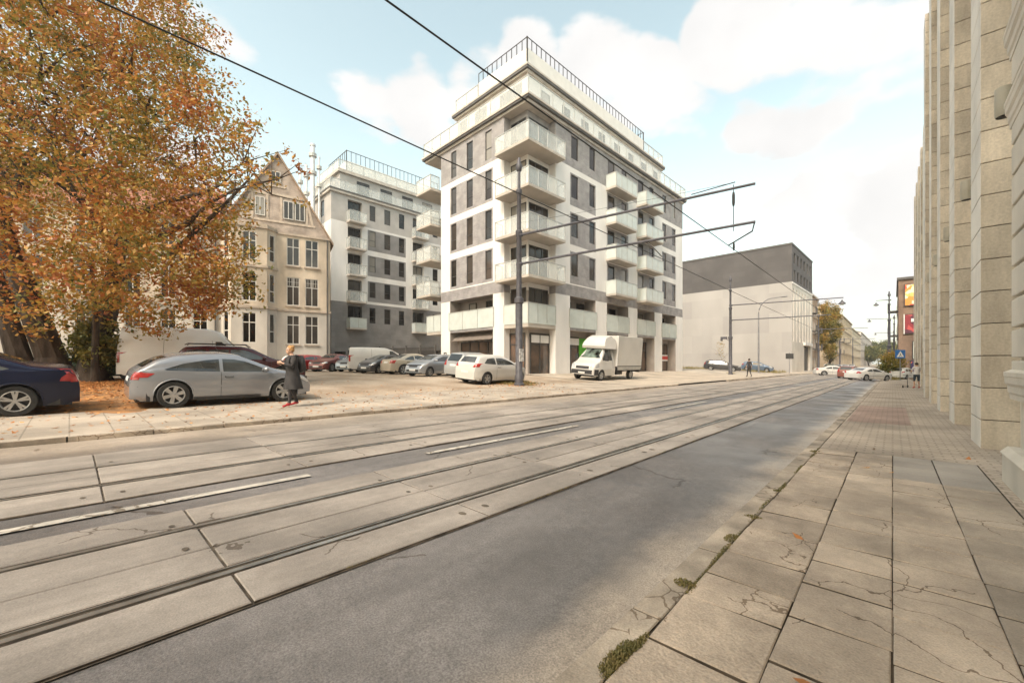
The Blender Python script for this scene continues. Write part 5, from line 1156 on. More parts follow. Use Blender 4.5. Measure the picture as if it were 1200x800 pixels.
def car_body(t, S, pm):
    """lofted shell: x forward, y left, z up; wheel arches cut into its lower edge"""
    L2, W2 = S['L'] / 2, S['W'] / 2; xw = S['xw']; ra = S['r'] + S.get('gap', .055); zc = S['r']
    xs = set([-L2, -L2 + .02, -L2 + .05, L2, L2 - .02, L2 - .05])
    n = 64
    for i in range(n + 1): xs.add(-L2 + S['L'] * i / n)
    for x in xw:
        for k in range(13): xs.add(x + ra * math.cos(PI * k / 12) * .9999)
        xs.add(x - ra - .004); xs.add(x + ra + .004)
    xs = sorted(x for x in xs if -L2 <= x <= L2)
    xs = [x for i, x in enumerate(xs) if i == 0 or x - xs[i - 1] > .003]
    vs = []; NS = 0
    for x in xs:
        fr = abs(x) / L2; k = S.get('round', .22) if x > 0 else S.get('roundr', S.get('round', .18))
        w = W2 * (1 - k * fr ** S.get('pw', 9)) ; zt = smooth_interp(S['top'], x, S.get('h', .05)); belt = interp(S['belt'], x)
        zb = S.get('sill', .2) + (.05 if fr > .93 else 0) * 1.0
        for q in xw:
            if abs(x - q) < ra: zb = max(zb, zc + math.sqrt(ra * ra - (x - q) ** 2))
        bl = min(belt, zt - .06); zrf = max(bl + .012, zt - .075)
        tum = S.get('tum', .36)
        flare = 0
        row = []
        cs_ = S.get('cs', ((.15, .915), (.24, .945), (.34, .978), (.48, .988), (.60, .986), (.68, 1.0), (.78, .992), (.92, .962), (1.1, .93), (1.4, .92)))
        for j in range(11):
            z = zb + (bl - zb) * j / 10; y = w * interp(cs_, z)
            row.append((x, y, z))
        yb = row[-1][1]
        for j in range(1, 5):
            z = bl + (zrf - bl) * j / 4; row.append((x, yb - .012 - (z - bl) * tum - .03 * ((z - bl) / .4) ** 2, z))
        ye = row[-1][1]
        row += [(x, ye - .05, zt - .035), (x, ye - .12, zt - .014), (x, ye * .62, zt - .003), (x, ye * .3, zt), (x, 0, zt + .002)]
        full = row + [(x, -y, z) for (x, y, z) in row[-2::-1]]; NS = len(full); vs += full
    fs = [(i * NS + j, (i + 1) * NS + j, (i + 1) * NS + j + 1, i * NS + j + 1) for i in range(len(xs) - 1) for j in range(NS - 1)]
    fs += [tuple(range(NS)), tuple(range((len(xs) - 1) * NS, len(xs) * NS))]
    mb = MB(); mb.add(vs, fs); o = mb.build('body', pm, t, local=True, smooth=True)
    bm = bmesh.new(); bm.from_mesh(o.data); bmesh.ops.triangulate(bm, faces=[f for f in bm.faces if len(f.verts) > 4]); tree = BVHTree.FromBMesh(bm); bm.free()
    ub = MB(); ub.box(-L2 + .12, L2 - .12, -W2 + .24, W2 - .24, .17, min(.75, S['belt'][0][1] - .1)); 
    ub.box(-L2 + .3, xw[0] - ra - .06, -W2 + .08, W2 - .08, .2, .5); ub.box(xw[0] + ra + .06, xw[1] - ra - .06, -W2 + .08, W2 - .08, .19, .6); 
    ub.build('underbody', Mblk, t, local=True)
    return tree
def patch(t, tree, name, poly, axis, m, nu=10, nv=6, off=.006, parent=None):
    """polygon in (u,v) projected on the body: axis '+y','-y' u=x v=z; '+x','-x' u=y v=z; '+z' u=x v=y"""
    us = [p[0] for p in poly]; u0, u1 = min(us), max(us); mb = MB(); cols = []
    n = len(poly)
    uu = sorted({u0 + 1e-4, u1 - 1e-4, *[u0 + (u1 - u0) * i / nu for i in range(1, nu)], *[q for q in us if u0 < q < u1]})
    for u in uu:
        ys = []
        for i in range(n):
            (a, b), (c, d) = poly[i], poly[(i + 1) % n]
            if (a - u) * (c - u) < 0: ys.append(b + (d - b) * (u - a) / (c - a))
            elif abs(a - u) < 1e-7: ys.append(b)
        if len(ys) < 2: continue
        lo, hi = min(ys), max(ys); col = []
        for j in range(nv + 1):
            v = lo + (hi - lo) * j / nv
            if axis[1] == 'y': sgn = 1 if axis[0] == '+' else -1; O = Vector((u, 3 * sgn, v)); D = Vector((0, -sgn, 0))
            elif axis[1] == 'x': sgn = 1 if axis[0] == '+' else -1; O = Vector((6 * sgn, u, v)); D = Vector((-sgn, 0, 0))
            else: O = Vector((u, v, 5)); D = Vector((0, 0, -1))
            h, nrm, _, _ = tree.ray_cast(O, D)
            if h is None: col = None; break
            if nrm.dot(D) > 0: nrm = -nrm
            col.append(tuple(h + nrm * off))
        if col: cols.append(col)
    if len(cols) < 2: return None
    vs = [p for c in cols for p in c]; m_ = nv + 1
    fl = [(i * m_ + j, (i + 1) * m_ + j, (i + 1) * m_ + j + 1, i * m_ + j + 1) for i in range(len(cols) - 1) for j in range(nv)]
    fl = [f for f in fl if max(math.dist(vs[f[k]], vs[f[(k + 1) % 4]]) for k in range(4)) < .35]
    if not fl: return None
    mb.add(vs, fl)
    return mb.build(name, m, parent or t, local=True, smooth=True)
def rect(a, b, c, d): return [(a, c), (b, c), (b, d), (a, d)]
def make_wheel(t, x, y, r, wd, style, spokes=5, rimm=None):
    s = MB(); sg = 1 if y > 0 else -1
    s.lathe([(r * .66, -wd / 2), (r * .93, -wd / 2), (r * .985, -wd * .42), (r, -wd * .25), (r, wd * .25), (r * .985, wd * .42), (r * .93, wd / 2), (r * .66, wd / 2)], (0, 0, 0), 36, 'y')
    o = s.build('wheel', Mtyre, t, local=True, smooth=True); o.location = (x, y - sg * wd * .5, r)
    f = wd / 2 * sg; g = MB()
    g.lathe([(r * .67, f), (r * .655, f * 1.03), (r * .62, f * .98), (r * .60, f * .6), (r * .6, 0)], (0, 0, 0), 36, 'y', 0)
    g.lathe([(r * .6, f * .35), (.001, f * .35)], (0, 0, 0), 24, 'y', 1)
    g.lathe([(.001, f * 1.0), (r * .12, f * .98), (r * .15, f * .7)], (0, 0, 0), 16, 'y', 0)
    for k in range(spokes):
        a = 2 * PI * k / spokes + .3
        offs = (-.16, .16) if style == 'twin' else (0,)
        for da in offs:
            a0 = a + da * .6; a1 = a + da; w0, w1 = (.018, .02) if style == 'twin' else (.032, .045)
            c0 = Vector((math.cos(a0), 0, math.sin(a0))); c1 = Vector((math.cos(a1), 0, math.sin(a1))); 
            p0 = c0 * r * .1; p1 = c1 * r * .63; dr = (p1 - p0).normalized(); pn = Vector((-dr.z, 0, dr.x))
            v = [p0 - pn * w0 * r / .32, p0 + pn * w0 * r / .32, p1 + pn * w1 * r / .32, p1 - pn * w1 * r / .32]
            g.add([(q.x, f * (.93 if i < 2 else .97), q.z) for i, q in enumerate(v)] + [(q.x, f * .5, q.z) for q in v], [(0, 1, 2, 3), (0, 1, 5, 4), (1, 2, 6, 5), (2, 3, 7, 6), (3, 0, 4, 7)], 0)
    g.build('rim', [rimm or Malloy, Mblk], o, local=True)
    return o
def sc_near(S): return S.get('near', False)
def car(name, label, cat, x, y, heading, S, pm, sc=1., group=None, z=None, dz=.03, pitch=0.):
    """heading: degrees clockwise from +Y (the street's far end)"""
    yaw = R_(90 - heading); t = thing(name, label, cat, (x, y, (gz(x, y) + dz) if z is None else z), yaw, group, sc)
    # follow the slope of the ground
    f = Vector((math.cos(yaw), math.sin(yaw))); sl = (gz(x + f.x, y + f.y) - gz(x - f.x, y - f.y)) / 2; rl_ = (gz(x - f.y, y + f.x) - gz(x + f.y, y - f.x)) / 2
    t.rotation_euler = (math.atan(rl_), -math.atan(sl), yaw)
    tree = car_body(t, S, pm); L2, W2 = S['L'] / 2, S['W'] / 2; r = S['r']
    for q in S['xw']:
        for sg in (1, -1): make_wheel(t, q, sg * (W2 - .02), r, .21, S.get('wheel', 'five'), S.get('spokes', 5), S.get('rimm'))
    if sc_near(S):
        for q in S['xw']:      # rolled lips of the wheel arches
            for sg in (1, -1):
                s = MB(); ra = S['r'] + S.get('gap', .055); pth = []
                for k in range(15):
                    a = PI * k / 14; px_, pz_ = q + ra * math.cos(a), S['r'] + ra * math.sin(a)
                    if pz_ < .22: continue
                    h, *_q = tree.ray_cast(Vector((px_ * 1.0 + (px_ - q) * .04, 3 * sg, pz_ + .015)), Vector((0, -sg, 0)))
                    if h: pth.append((px_, h.y - sg * .004, pz_))
                s.tube(pth, .016, 6); s.build('arch_lip', pm, t, local=True, smooth=True)
    for poly in S['side']:
        for ax in ('+y', '-y'): patch(t, tree, 'side_window', poly, ax, S.get('glassm', Mcarglass), 14, 5, .005)
    if S.get('front'): patch(t, tree, 'windscreen', S['front'], '+x', Mcarglass, 14, 8, .006)
    if S.get('rear'): patch(t, tree, 'rear_window', S['rear'], '-x', Mcarglass, 14, 8, .006)
    for poly in S.get('tail', ()):
        for sg in (1, -1): patch(t, tree, 'tail_light', [(u * sg, v) for u, v in poly], '-x', Mredl, 6, 5, .009)
    for poly in S.get('tail_side', ()):
        for ax in ('+y', '-y'): patch(t, tree, 'tail_light', poly, ax, Mredl, 6, 5, .009)
    for poly in S.get('head', ()):
        for sg in (1, -1): patch(t, tree, 'headlight', [(u * sg, v) for u, v in poly], '+x', Mclr, 6, 5, .009)
    for poly in S.get('head_side', ()):
        for ax in ('+y', '-y'): patch(t, tree, 'headlight', poly, ax, Mclr, 6, 5, .009)
    for nm, poly, ax, m in S.get('extra', ()): patch(t, tree, nm, poly, ax, m, 8, 5, .008)
    patch(t, tree, 'number_plate', rect(-.25, .25, *S.get('plate_r', (.72, .83))), '-x', Mplate, 3, 2, .012); patch(t, tree, 'number_plate', rect(-.25, .25, *S.get('plate_f', (.36, .47))), '+x', Mplate, 3, 2, .012)
    for xs_ in S.get('seams', ()):
        (a, z0_, z1_) = xs_
        for ax in ('+y', '-y'): patch(t, tree, 'door_seam', rect(a - .006, a + .006, z0_, z1_), ax, Mseam, 1, 14, .003)
    for (a, b, z_) in S.get('lines', ()):
        for ax in ('+y', '-y'): patch(t, tree, 'side_moulding', rect(a, b, z_, z_ + .035), ax, S.get('linem', Mblk), 20, 2, .008)
    for (a, z_) in S.get('handles', ()):
        for sg in (1, -1):
            s = MB(); s.box(-.085, .085, -.012, .02, -.013, .013); s.box(-.1, .1, -.03, -.012, -.028, .02, 1); h, *_q = tree.ray_cast(Vector((a, 3 * sg, z_)), Vector((0, -sg, 0)))
            if h: o = s.build('door_handle', [pm, Mblk], t, local=True, bevel=.005); o.location = (a, h.y + sg * .022, z_); o.rotation_euler = (0, 0, 0 if sg > 0 else PI)
    if S.get('mirror'):
        mx_, mz_ = S['mirror']
        for sg in (1, -1):
            s = MB(); s.ell((0, sg * .09, .03), (.075, .12, .075), 12, 8); s.box(-.03, .03, min(0, -sg * .08), max(0, -sg * .08) if sg < 0 else .0, -.02, .02) if False else s.tube([(0, -sg * .08, -.03), (0, sg * .04, .0)], .02, 6)
            h, *_q = tree.ray_cast(Vector((mx_, 3 * sg, mz_)), Vector((0, -sg, 0))); o = s.build('wing_mirror', S.get('mirm', pm), t, local=True, smooth=True); o.location = (mx_, (h.y if h else sg * W2 * .9) + sg * .03, mz_)
    return t, tree
# profiles
def hatch3(L=4.29, W=1.75):
    return dict(L=L, W=W, r=.325, xw=(-1.31, 1.30), sill=.2, top=[(-2.145, .5), (-2.14, .66), (-2.10, .90), (-2.0, .98), (-1.62, 1.24), (-1.25, 1.36), (-.7, 1.42), (-.2, 1.435), (.15, 1.39), (.55, 1.22), (1.12, .98), (1.4, .93), (1.85, .80), (2.08, .66), (2.145, .5)],
                belt=[(-2.2, .97), (-1.3, .95), (0, .90), (1.1, .88), (2.2, .8)], round=.30, roundr=.22, pw=7, tum=.42,
                side=[[(-1.50, 1.0), (-1.1, 1.145), (-.62, 1.235), (-.33, 1.262), (-.33, .935), (-1.0, .955), (-1.45, .975)], [(-.25, 1.268), (.02, 1.262), (.3, 1.205), (.62, 1.075), (.88, .93), (.8, .912), (-.25, .932)]],
                front=[(-.60, 1.02), (.60, 1.02), (.52, 1.34), (-.52, 1.34)], rear=[(-.52, 1.04), (.52, 1.04), (.44, 1.30), (-.44, 1.30)],
                tail=[[(.50, .74), (.76, .74), (.76, .93), (.58, .92)]], tail_side=[[(-2.08, .79), (-1.82, .80), (-1.68, .90), (-1.95, .925), (-2.06, .91)]],
                head=[[(.40, .58), (.72, .62), (.74, .76), (.55, .72)]], head_side=[[(1.72, .73), (1.98, .58), (2.08, .58), (2.0, .68), (1.72, .79)]],
                seams=[(.93, .28, .9), (-.30, .26, .93)], lines=[(-.9, .85, .56)], handles=[(-.12, .80)], mirror=(.78, .97), extra=[('grille', rect(-.35, .35, .56, .64), '+x', Mblk), ('lower_grille', rect(-.5, .5, .30, .42), '+x', Mblk)], plate_r=(.66, .77))
Msilver = paint('silver_blue_paint', (.30, .315, .345), .5, .26)
GS = hatch3(); GS['lines'] = [(-.92, .85, .53)]; GS['linem'] = Msilver; GS['spokes'] = 6; GS['near'] = True; GS['r'] = .345; GS['extra'] += [('sill', rect(-.9, .9, .2, .27), '-y', Mblk), ('rear_bumper_strip', rect(-.75, .75, .56, .575), '-x', Mseam), ('boot_seam', rect(-.62, .62, .60, .61), '-x', Mseam)]
def pos(px, d): v = cam_xyz(px, 426, d); return v.x, v.y
X0 = -13.42
gcar, gt_ = car('parked_car', 'silver-grey three-door hatchback parked on the left pavement behind the woman', 'car', X0, 2.92, 0, GS, Msilver, .93, 'cars parked by the road', dz=.045)
s = MB(); s.tube([(-.2, 0, 1.43), (-.3, 0, 1.62)], .006, 5); s.build('aerial', Mblk, gcar, local=True)
def sedan(L=4.6, W=1.8):
    k = L / 4.6
    return dict(L=L, W=W, r=.325, xw=(-1.36 * k, 1.38 * k), sill=.19, top=[(-2.3 * k, .5), (-2.29 * k, .7), (-2.24 * k, .93), (-2.15 * k, 1.0), (-1.75 * k, 1.035), (-1.55 * k, 1.07), (-1.0 * k, 1.30), (-.65 * k, 1.39), (-.1 * k, 1.425), (.3 * k, 1.36), (.95 * k, 1.05), (1.2 * k, .98), (1.9 * k, .86), (2.2 * k, .70), (2.3 * k, .5)],
                belt=[(-2.4, .96), (0, .93), (2.3, .86)], round=.26, roundr=.20, pw=8, tum=.40,
                side=[[(-1.28 * k, 1.0), (-.98 * k, 1.14), (-.72 * k, 1.225), (-.5 * k, 1.25), (-.5 * k, .96), (-1.2 * k, .975)], [(-.43 * k, 1.255), (-.1 * k, 1.275), (.1 * k, 1.25), (.44 * k, 1.14), (.8 * k, .965), (-.43 * k, .955)]],
                front=[(-.62, 1.08), (.62, 1.08), (.52, 1.34), (-.52, 1.34)], rear=[(-.58, 1.09), (.58, 1.09), (.5, 1.32), (-.5, 1.32)],
                tail=[[(.5, .74), (.78, .74), (.78, .95), (.62, .96)]], tail_side=[[(-2.26 * k, .74), (-2.02 * k, .76), (-2.0 * k, .84), (-2.12 * k, .93), (-2.2 * k, .97)]],
                head=[[(.45, .62), (.76, .64), (.76, .78), (.5, .75)]], head_side=[[(1.95 * k, .66), (2.14 * k, .64), (2.08 * k, .75), (1.9 * k, .76)]],
                seams=[(.98 * k, .28, .9), (-.46 * k, .24, .95)], lines=[(-.95 * k, .9 * k, .5)], handles=[(-.3 * k, .84), (-1.0 * k, .86)], mirror=(.72 * k, .99), extra=[('grille', rect(-.3, .3, .6, .76), '+x', Mblk), ('lower_grille', rect(-.55, .55, .3, .44), '+x', Mblk)], plate_r=(.74, .86))
BS = sedan(4.58, 1.82); BS['near'] = True; BS['wheel'] = 'twin'; BS['spokes'] = 5; BS['linem'] = Mseam; BS['lines'] = []
BS['tail'] = [[(.50, .70), (.80, .70), (.80, .93), (.74, .99), (.66, .97)]]; BS['tail_side'] = [[(-2.27, .71), (-1.98, .73), (-2.0, .80), (-2.10, .90), (-2.2, .99), (-2.26, .97)]]
Mnavy = mat('navy_paint', (.010, .013, .034), .16, .05, 1.2, spec=.35)
bcar, bt_ = car('parked_car', 'dark navy blue sedan cut off by the left edge, red tail light towards the hatchback', 'car', -13.62, -2.02, 180, BS, Mnavy, .95, 'cars parked by the road', dz=.045)
patch(bcar, bt_, 'boot_seam', rect(-.55, .55, .69, .70), '-x', Mseam, 6, 1, .004)
def estate(L=4.6, W=1.78, H=1.48):
    S = sedan(L, W); k = L / 4.6
    S['top'] = [(-2.3 * k, .5), (-2.29 * k, .7), (-2.25 * k, .98), (-2.1 * k, 1.2), (-1.9 * k, H - .06), (-1.2 * k, H), (-.1 * k, H), (.3 * k, H - .09), (.95 * k, 1.06), (1.2 * k, .98), (1.9 * k, .86), (2.2 * k, .70), (2.3 * k, .5)]
    S['side'] = [[(-1.95 * k, 1.0), (-1.82 * k, H - .2), (-1.25 * k, H - .16), (-1.2 * k, .98)], [(-1.13 * k, H - .16), (-.5 * k, H - .16), (-.5 * k, .97), (-1.13 * k, .98)], [(-.43 * k, H - .16), (-.05 * k, H - .16), (.15 * k, H - .21), (.5 * k, 1.13), (.8 * k, .965), (-.43 * k, .96)]]
    S['rear'] = [(-.55, 1.05), (.55, 1.05), (.5, H - .13), (-.5, H - .13)]; S['tail'] = [[(.56, .78), (.78, .78), (.76, 1.1), (.62, 1.08)]]; S['tail_side'] = [[(-2.24 * k, .80), (-2.08 * k, .82), (-2.12 * k, 1.05), (-2.2 * k, 1.08)]]
    S['roundr'] = .14; S['front'] = [(-.62, 1.08), (.62, 1.08), (.52, H - .09), (-.52, H - .09)]; S['tum'] = .32
    return S
Mmaroon = paint('maroon_paint', (.07, .016, .022), .2, .25)
ecar, et_ = car('parked_car', 'long maroon estate car with black roof rails half hidden behind the silver hatchback', 'car', -18.6, 4.6, 12, estate(4.6, 1.8, 1.5), Mmaroon, .92, 'cars on the sandy car park')
s = MB(); [s.tube([(-1.9, y_, 1.50), (-1.8, y_, 1.56), (.1, y_, 1.56), (.25, y_, 1.44)], .02, 6) for y_ in (-.55, .55)]; s.build('roof_rails', Mblk, ecar, local=True)
def cityhatch(L=3.95, W=1.7, H=1.46, r=.30, five=False):
    k = L / 3.95
    S = dict(L=L, W=W, r=r, xw=(-1.22 * k, 1.27 * k), sill=.2, top=[(-1.975 * k, .5), (-1.97 * k, .7), (-1.93 * k, .97), (-1.82 * k, 1.08), (-1.6 * k, H - .1), (-1.35 * k, H - .03), (-.6 * k, H), (-.05 * k, H - .01), (.3 * k, H - .11), (1.05 * k, 1.02), (1.25 * k, .96), (1.7 * k, .82), (1.9 * k, .66), (1.975 * k, .5)],
             belt=[(-2, 1.0), (0, .93), (2, .86)], round=.28, roundr=.2, pw=7, tum=.36,
             side=[[(-1.42 * k, 1.04), (-1.15 * k, H - .2), (-.75 * k, H - .155), (-.62 * k, H - .16), (-.62 * k, .99), (-1.3 * k, 1.02)], [(-.54 * k, H - .155), (-.1 * k, H - .16), (.12 * k, H - .21), (.5 * k, 1.13), (.84 * k, .97), (-.54 * k, .965)]],
             front=[(-.58, 1.06), (.58, 1.06), (.5, H - .1), (-.5, H - .1)], rear=[(-.52, 1.07), (.52, 1.07), (.46, H - .12), (-.46, H - .12)],
             tail=[[(.5, .84), (.76, .86), (.76, 1.04), (.62, 1.02)]], tail_side=[[(-1.93 * k, .84), (-1.68 * k, .95), (-1.62 * k, 1.03), (-1.85 * k, 1.0)]],
             head=[[(.42, .60), (.74, .64), (.74, .82), (.5, .74)]], head_side=[[(1.5 * k, .76), (1.75 * k, .62), (1.88 * k, .62), (1.6 * k, .86)]],
             seams=[(.98 * k, .3, .9), (-.58 * k, .26, .96)], handles=[(-.4 * k, .86)], mirror=(.8 * k, 1.0), extra=[('grille', rect(-.35, .35, .58, .68), '+x', Mblk), ('lower_grille', rect(-.5, .5, .3, .44), '+x', Mblk)], plate_r=(.55, .67))
    return S
Mwhitep = paint('white_paint', (.56, .55, .525), 0, .3)
wcar, wt_ = car('parked_car', 'white small hatchback parked beside the nearest tall tram pole', 'car', -14.95, 14.65, -2, cityhatch(4.0, 1.7, 1.46), Mwhitep, .97, 'cars on the sandy car park')
Mchamp = paint('champagne_paint', (.47, .42, .34), .35, .3); Msil2 = paint('silver_paint', (.42, .42, .42), .5, .3); Mdgrey = paint('dark_grey_paint', (.07, .07, .075), .3, .3); Mred_ = paint('red_paint', (.38, .02, .02), .1, .3); Mbluep = paint('blue_grey_paint', (.12, .17, .24), .3, .3); Mdgreen = paint('dark_green_paint', (.02, .05, .035), .2, .3)
mpv = estate(4.3, 1.75, 1.6)
car('parked_car', 'silver people carrier seen from behind, left of the white hatchback', 'car', -17.6, 15.9, -6, mpv, Msil2, .88, 'cars on the sandy car park')
car('parked_car', 'silver hatchback with black bumper facing the road, beside the people carrier', 'car', -19.75, 14.6, 168, cityhatch(4.15, 1.7, 1.44), paint('cool_silver_paint', (.36, .38, .41), .5, .3), .88, 'cars on the sandy car park')
car('parked_car', 'champagne gold sedan parked between the silver hatchback and the white van', 'car', -22.9, 15.3, 2, sedan(4.4, 1.7), Mchamp, .93, 'cars on the sandy car park')
car('parked_car', 'small dark grey car with its nose towards the road, beside the champagne sedan', 'car', -25.1, 14.3, 162, cityhatch(3.9, 1.66, 1.40), Mdgrey, .88, 'cars on the sandy car park')
car('parked_car', 'light blue-grey off-road car left of the small white van', 'car', -29.6, 14.9, 150, estate(4.2, 1.8, 1.62), paint('pale_blue_grey_paint', (.28, .32, .36), .4, .3), .93, 'cars on the sandy car park')
car('parked_car', 'dull red-brown sedan between the red car and the blue-grey off-road car', 'car', -31.5, 13.8, 150, sedan(4.2, 1.72), paint('brown_red_paint', (.18, .05, .045), .2, .35), .95, 'cars on the sandy car park')
car('parked_car', 'bright red sloping-nosed hatchback right of the woman', 'car', -32.9, 12.0, 150, cityhatch(4.0, 1.7, 1.38), Mred_, .93, 'cars on the sandy car park')
car('parked_car', 'white hatchback in front of the gabled house, partly behind the red car', 'car', -35.6, 13.0, 30, cityhatch(3.6, 1.66, 1.5), Mwhitep, .85, 'cars on the sandy car park')
car('parked_car', 'dark green hatchback in the shade between the big tree and the tall white van', 'car', -23.4, 1.2, 40, cityhatch(3.6, 1.6, 1.42), Mdgreen, .84, 'cars on the sandy car park')
# vans
def van(L=5.4, W=2.0, H=2.5, r=.35, nose=.95):
    n = L / 2
    return dict(L=L, W=W, r=r, xw=(-L / 2 + .95, L / 2 - .95), sill=.28, cs=((.2, .96), (.4, .985), (.6, 1.0), (.66, .99), (1.2, .985)), top=[(-n, .6), (-n + .01, 1.0), (-n + .03, H - .12), (-n + .15, H - .02), (-n + 1, H), (n - 2.3, H - .02), (n - 1.85, H - .15), (n - 1.0, 1.32), (n - .75, 1.2), (n - .2, 1.02), (n - .04, .75), (n, .5)],
                belt=[(-n, 1.2), (n - 1.9, 1.2), (n, 1.1)], round=.24, roundr=.05, pw=9, tum=.10, h=.04,
                side=[[(n - 1.98, 1.26), (n - 1.98, 1.86), (n - 1.75, 1.86), (n - 1.22, 1.38), (n - 1.15, 1.26)]], front=[(-.78, 1.36), (.78, 1.36), (.72, H - .28 if H < 2.2 else 2.05), (-.72, H - .28 if H < 2.2 else 2.05)], rear=[(-.72, 1.3), (-.05, 1.3), (-.05, H - .3 if H < 2.2 else 1.95), (-.72, H - .3 if H < 2.2 else 1.95)],
                tail=[[(W / 2 * .86, .85), (W / 2 * .97, .85), (W / 2 * .97, 1.3), (W / 2 * .86, 1.3)]], tail_side=[[(-n + .02, .85), (-n + .12, .85), (-n + .12, 1.3), (-n + .02, 1.3)]], head=[[(.55, .78), (.85, .80), (.85, 1.05), (.62, .95)]], head_side=[[(n - .55, .85), (n - .18, .82), (n - .3, 1.04), (n - .5, 1.1)]],
                seams=[(n - 2.1, .4, 1.9), (n - 1.15, .4, 1.2), (-n + 1.6, .4, 1.9)], lines=[(-n + 1.35, n - 1.4, .58)], handles=[(n - 1.95, 1.1)], mirror=(n - 1.25, 1.4), mirm=Mblk, extra=[('bumper', rect(-.85, .85, .3, .62), '+x', Mblk), ('grille', rect(-.45, .45, .68, .8), '+x', Mblk)], plate_r=(.62, .73), plate_f=(.42, .52))
vcar, vt_ = car('parked_van', 'tall white delivery van behind the silver hatchback, its rear end by the slender tree', 'van', -20.9, 3.6, 17.5, van(5.5, 2.0, 2.5), paint('bright_white_paint', (.80, .80, .78), 0, .35), .84, None)
patch(vcar, vt_, 'rear_window', [(.05, 1.3), (.72, 1.3), (.72, 1.95), (.05, 1.95)], '-x', Mcarglass)
VS = van(4.9, 1.84, 1.92, .31); n = 2.45; VS['side'] = [[(n - 1.98, 1.2), (n - 1.98, 1.66), (n - 1.78, 1.66), (n - 1.35, 1.36), (n - 1.2, 1.2)]]; VS['rear'] = [(-.68, 1.15), (.68, 1.15), (.62, 1.68), (-.62, 1.68)]
car('parked_van', 'small white panel van parked before the rear apartment block', 'van', -26.3, 14.9, 22, VS, Mwhitep, .90, None)
# cars at the far blank wall and in the street
car('parked_car', 'black estate car on the grass before the long blank wall', 'car', -16.4, 58.2, 78, estate(4.6, 1.8, 1.45), Mdgrey, .95, 'cars near the far crossing', dz=.02)
car('parked_car', 'blue hatchback behind the curved street lamp', 'car', -14.0, 66.0, 88, cityhatch(4.1, 1.7, 1.45), Mbluep, .95, 'cars near the far crossing', dz=.06)
car('moving_car', 'white sedan seen from behind, turning at the crossing ahead of the pavement', 'car', -1.85, 55.2, 35, sedan(4.7, 1.85), Mwhitep, .93, 'cars near the far crossing', dz=-.02)
car('moving_car', 'reddish-brown car directly left of the turning white sedan', 'car', -3.5, 59, 8, estate(4.3, 1.75, 1.5), paint('brick_red_paint', (.22, .08, .06), .2, .35), .93, 'cars near the far crossing', dz=-.02)
car('moving_car', 'white car left of the reddish-brown one, farther up the street', 'car', -5.6, 68, 70, sedan(4.6, 1.8), Mwhitep, .95, 'cars near the far crossing', dz=-.02)
car('parked_car', 'white car parked right of the crossing sign at the brick house', 'car', .9, 66.5, 20, cityhatch(4.0, 1.7, 1.5), Mwhitep, .9, 'cars near the far crossing', dz=0)
car('parked_car', 'dark green car parked far off under the yellow-green tree', 'car', -8.2, 92, 0, estate(4.4, 1.75, 1.6), Mdgreen, .95, 'cars near the far crossing', dz=0)
for i, (x, y) in enumerate(((-7.9, 104), (-7.9, 120), (-.2, 100), (-7.9, 140), (-.4, 125))):
    car('parked_car', ['silver car parked just beyond the dark green one', 'silver car parked below the tan tenement', 'silver car far off at the right kerb', 'farthest silver car at the left kerb', 'farthest silver car at the right kerb'][i], 'car', x, y, 0, cityhatch(4.0, 1.7, 1.5), Msil2, .95, 'cars near the far crossing', dz=0)
# box truck: cab at the near end, heading towards the camera
TX, TY = -14.12, 22.75
tt = thing('box_truck', 'white box truck with roof fairing parked facing the camera before the corner block', 'truck', (TX, TY, gz(TX, TY) + .055), R_(-90.5), None, .95)
tt.rotation_euler = (math.atan((gz(TX + 1, TY) - gz(TX - 1, TY)) / 2), 0, R_(-90.5))
n = 1.15
CS = dict(L=2.6, W=1.98, r=.34, xw=(-5, .42), sill=.32, top=[(-1.3, 2.1), (-1.2, 2.2), (-.5, 2.22), (-.18, 2.12), (.42, 1.42), (.62, 1.27), (1.08, 1.08), (1.25, .85), (1.3, .5)], belt=[(-1.3, 1.22), (.3, 1.22), (1.3, 1.0)], round=.2, roundr=.02, pw=8, tum=.16, h=.04)
CS2 = dict(CS); CS2['xw'] = (-9., .42)
def cab(t):
    S = dict(CS2); S['xw'] = (.42, .42); return car_body(t, S, Mwhitep)
ctree = cab(tt)
for o in list(tt.children):
    if o.name.startswith('underbody'): bpy.data.objects.remove(o)
s = MB(); s.box(-1.2, 1.1, -.7, .7, .25, .8); s.box(-4.9, -1.2, -.42, -.32, .55, .75); s.box(-4.9, -1.2, .32, .42, .55, .75); s.box(-4.95, -4.8, -.95, .95, .5, .7); s.box(-2.6, -1.8, .42, .8, .35, .7); s.box(-2.5, -2.0, -.8, -.42, .35, .7)
s.build('chassis', Mblk, tt, local=True)
for q, y_ in ((.42, .97), (.42, -.97), (-3.65, .93), (-3.65, -.93)): make_wheel(tt, q, y_, .34, .22, 'five', 6)
for ax in ('+y', '-y'): patch(tt, ctree, 'side_window', [(-.95, 1.32), (-.95, 2.0), (-.32, 1.98), (.22, 1.46), (.26, 1.32)], ax, Mcarglass, 12, 5); patch(tt, ctree, 'headlight', [(.72, .88), (1.12, .82), (.98, 1.06), (.7, 1.16)], ax, Mclr); patch(tt, ctree, 'bumper', [(.82, .36), (1.24, .36), (1.24, .74), (.82, .72)], ax, Mblk, 8, 4, .012)
for sg in (1, -1): patch(tt, ctree, 'headlight', [(sg * .58, .82), (sg * .86, .84), (sg * .86, 1.08), (sg * .62, .98)], '+x', Mclr)
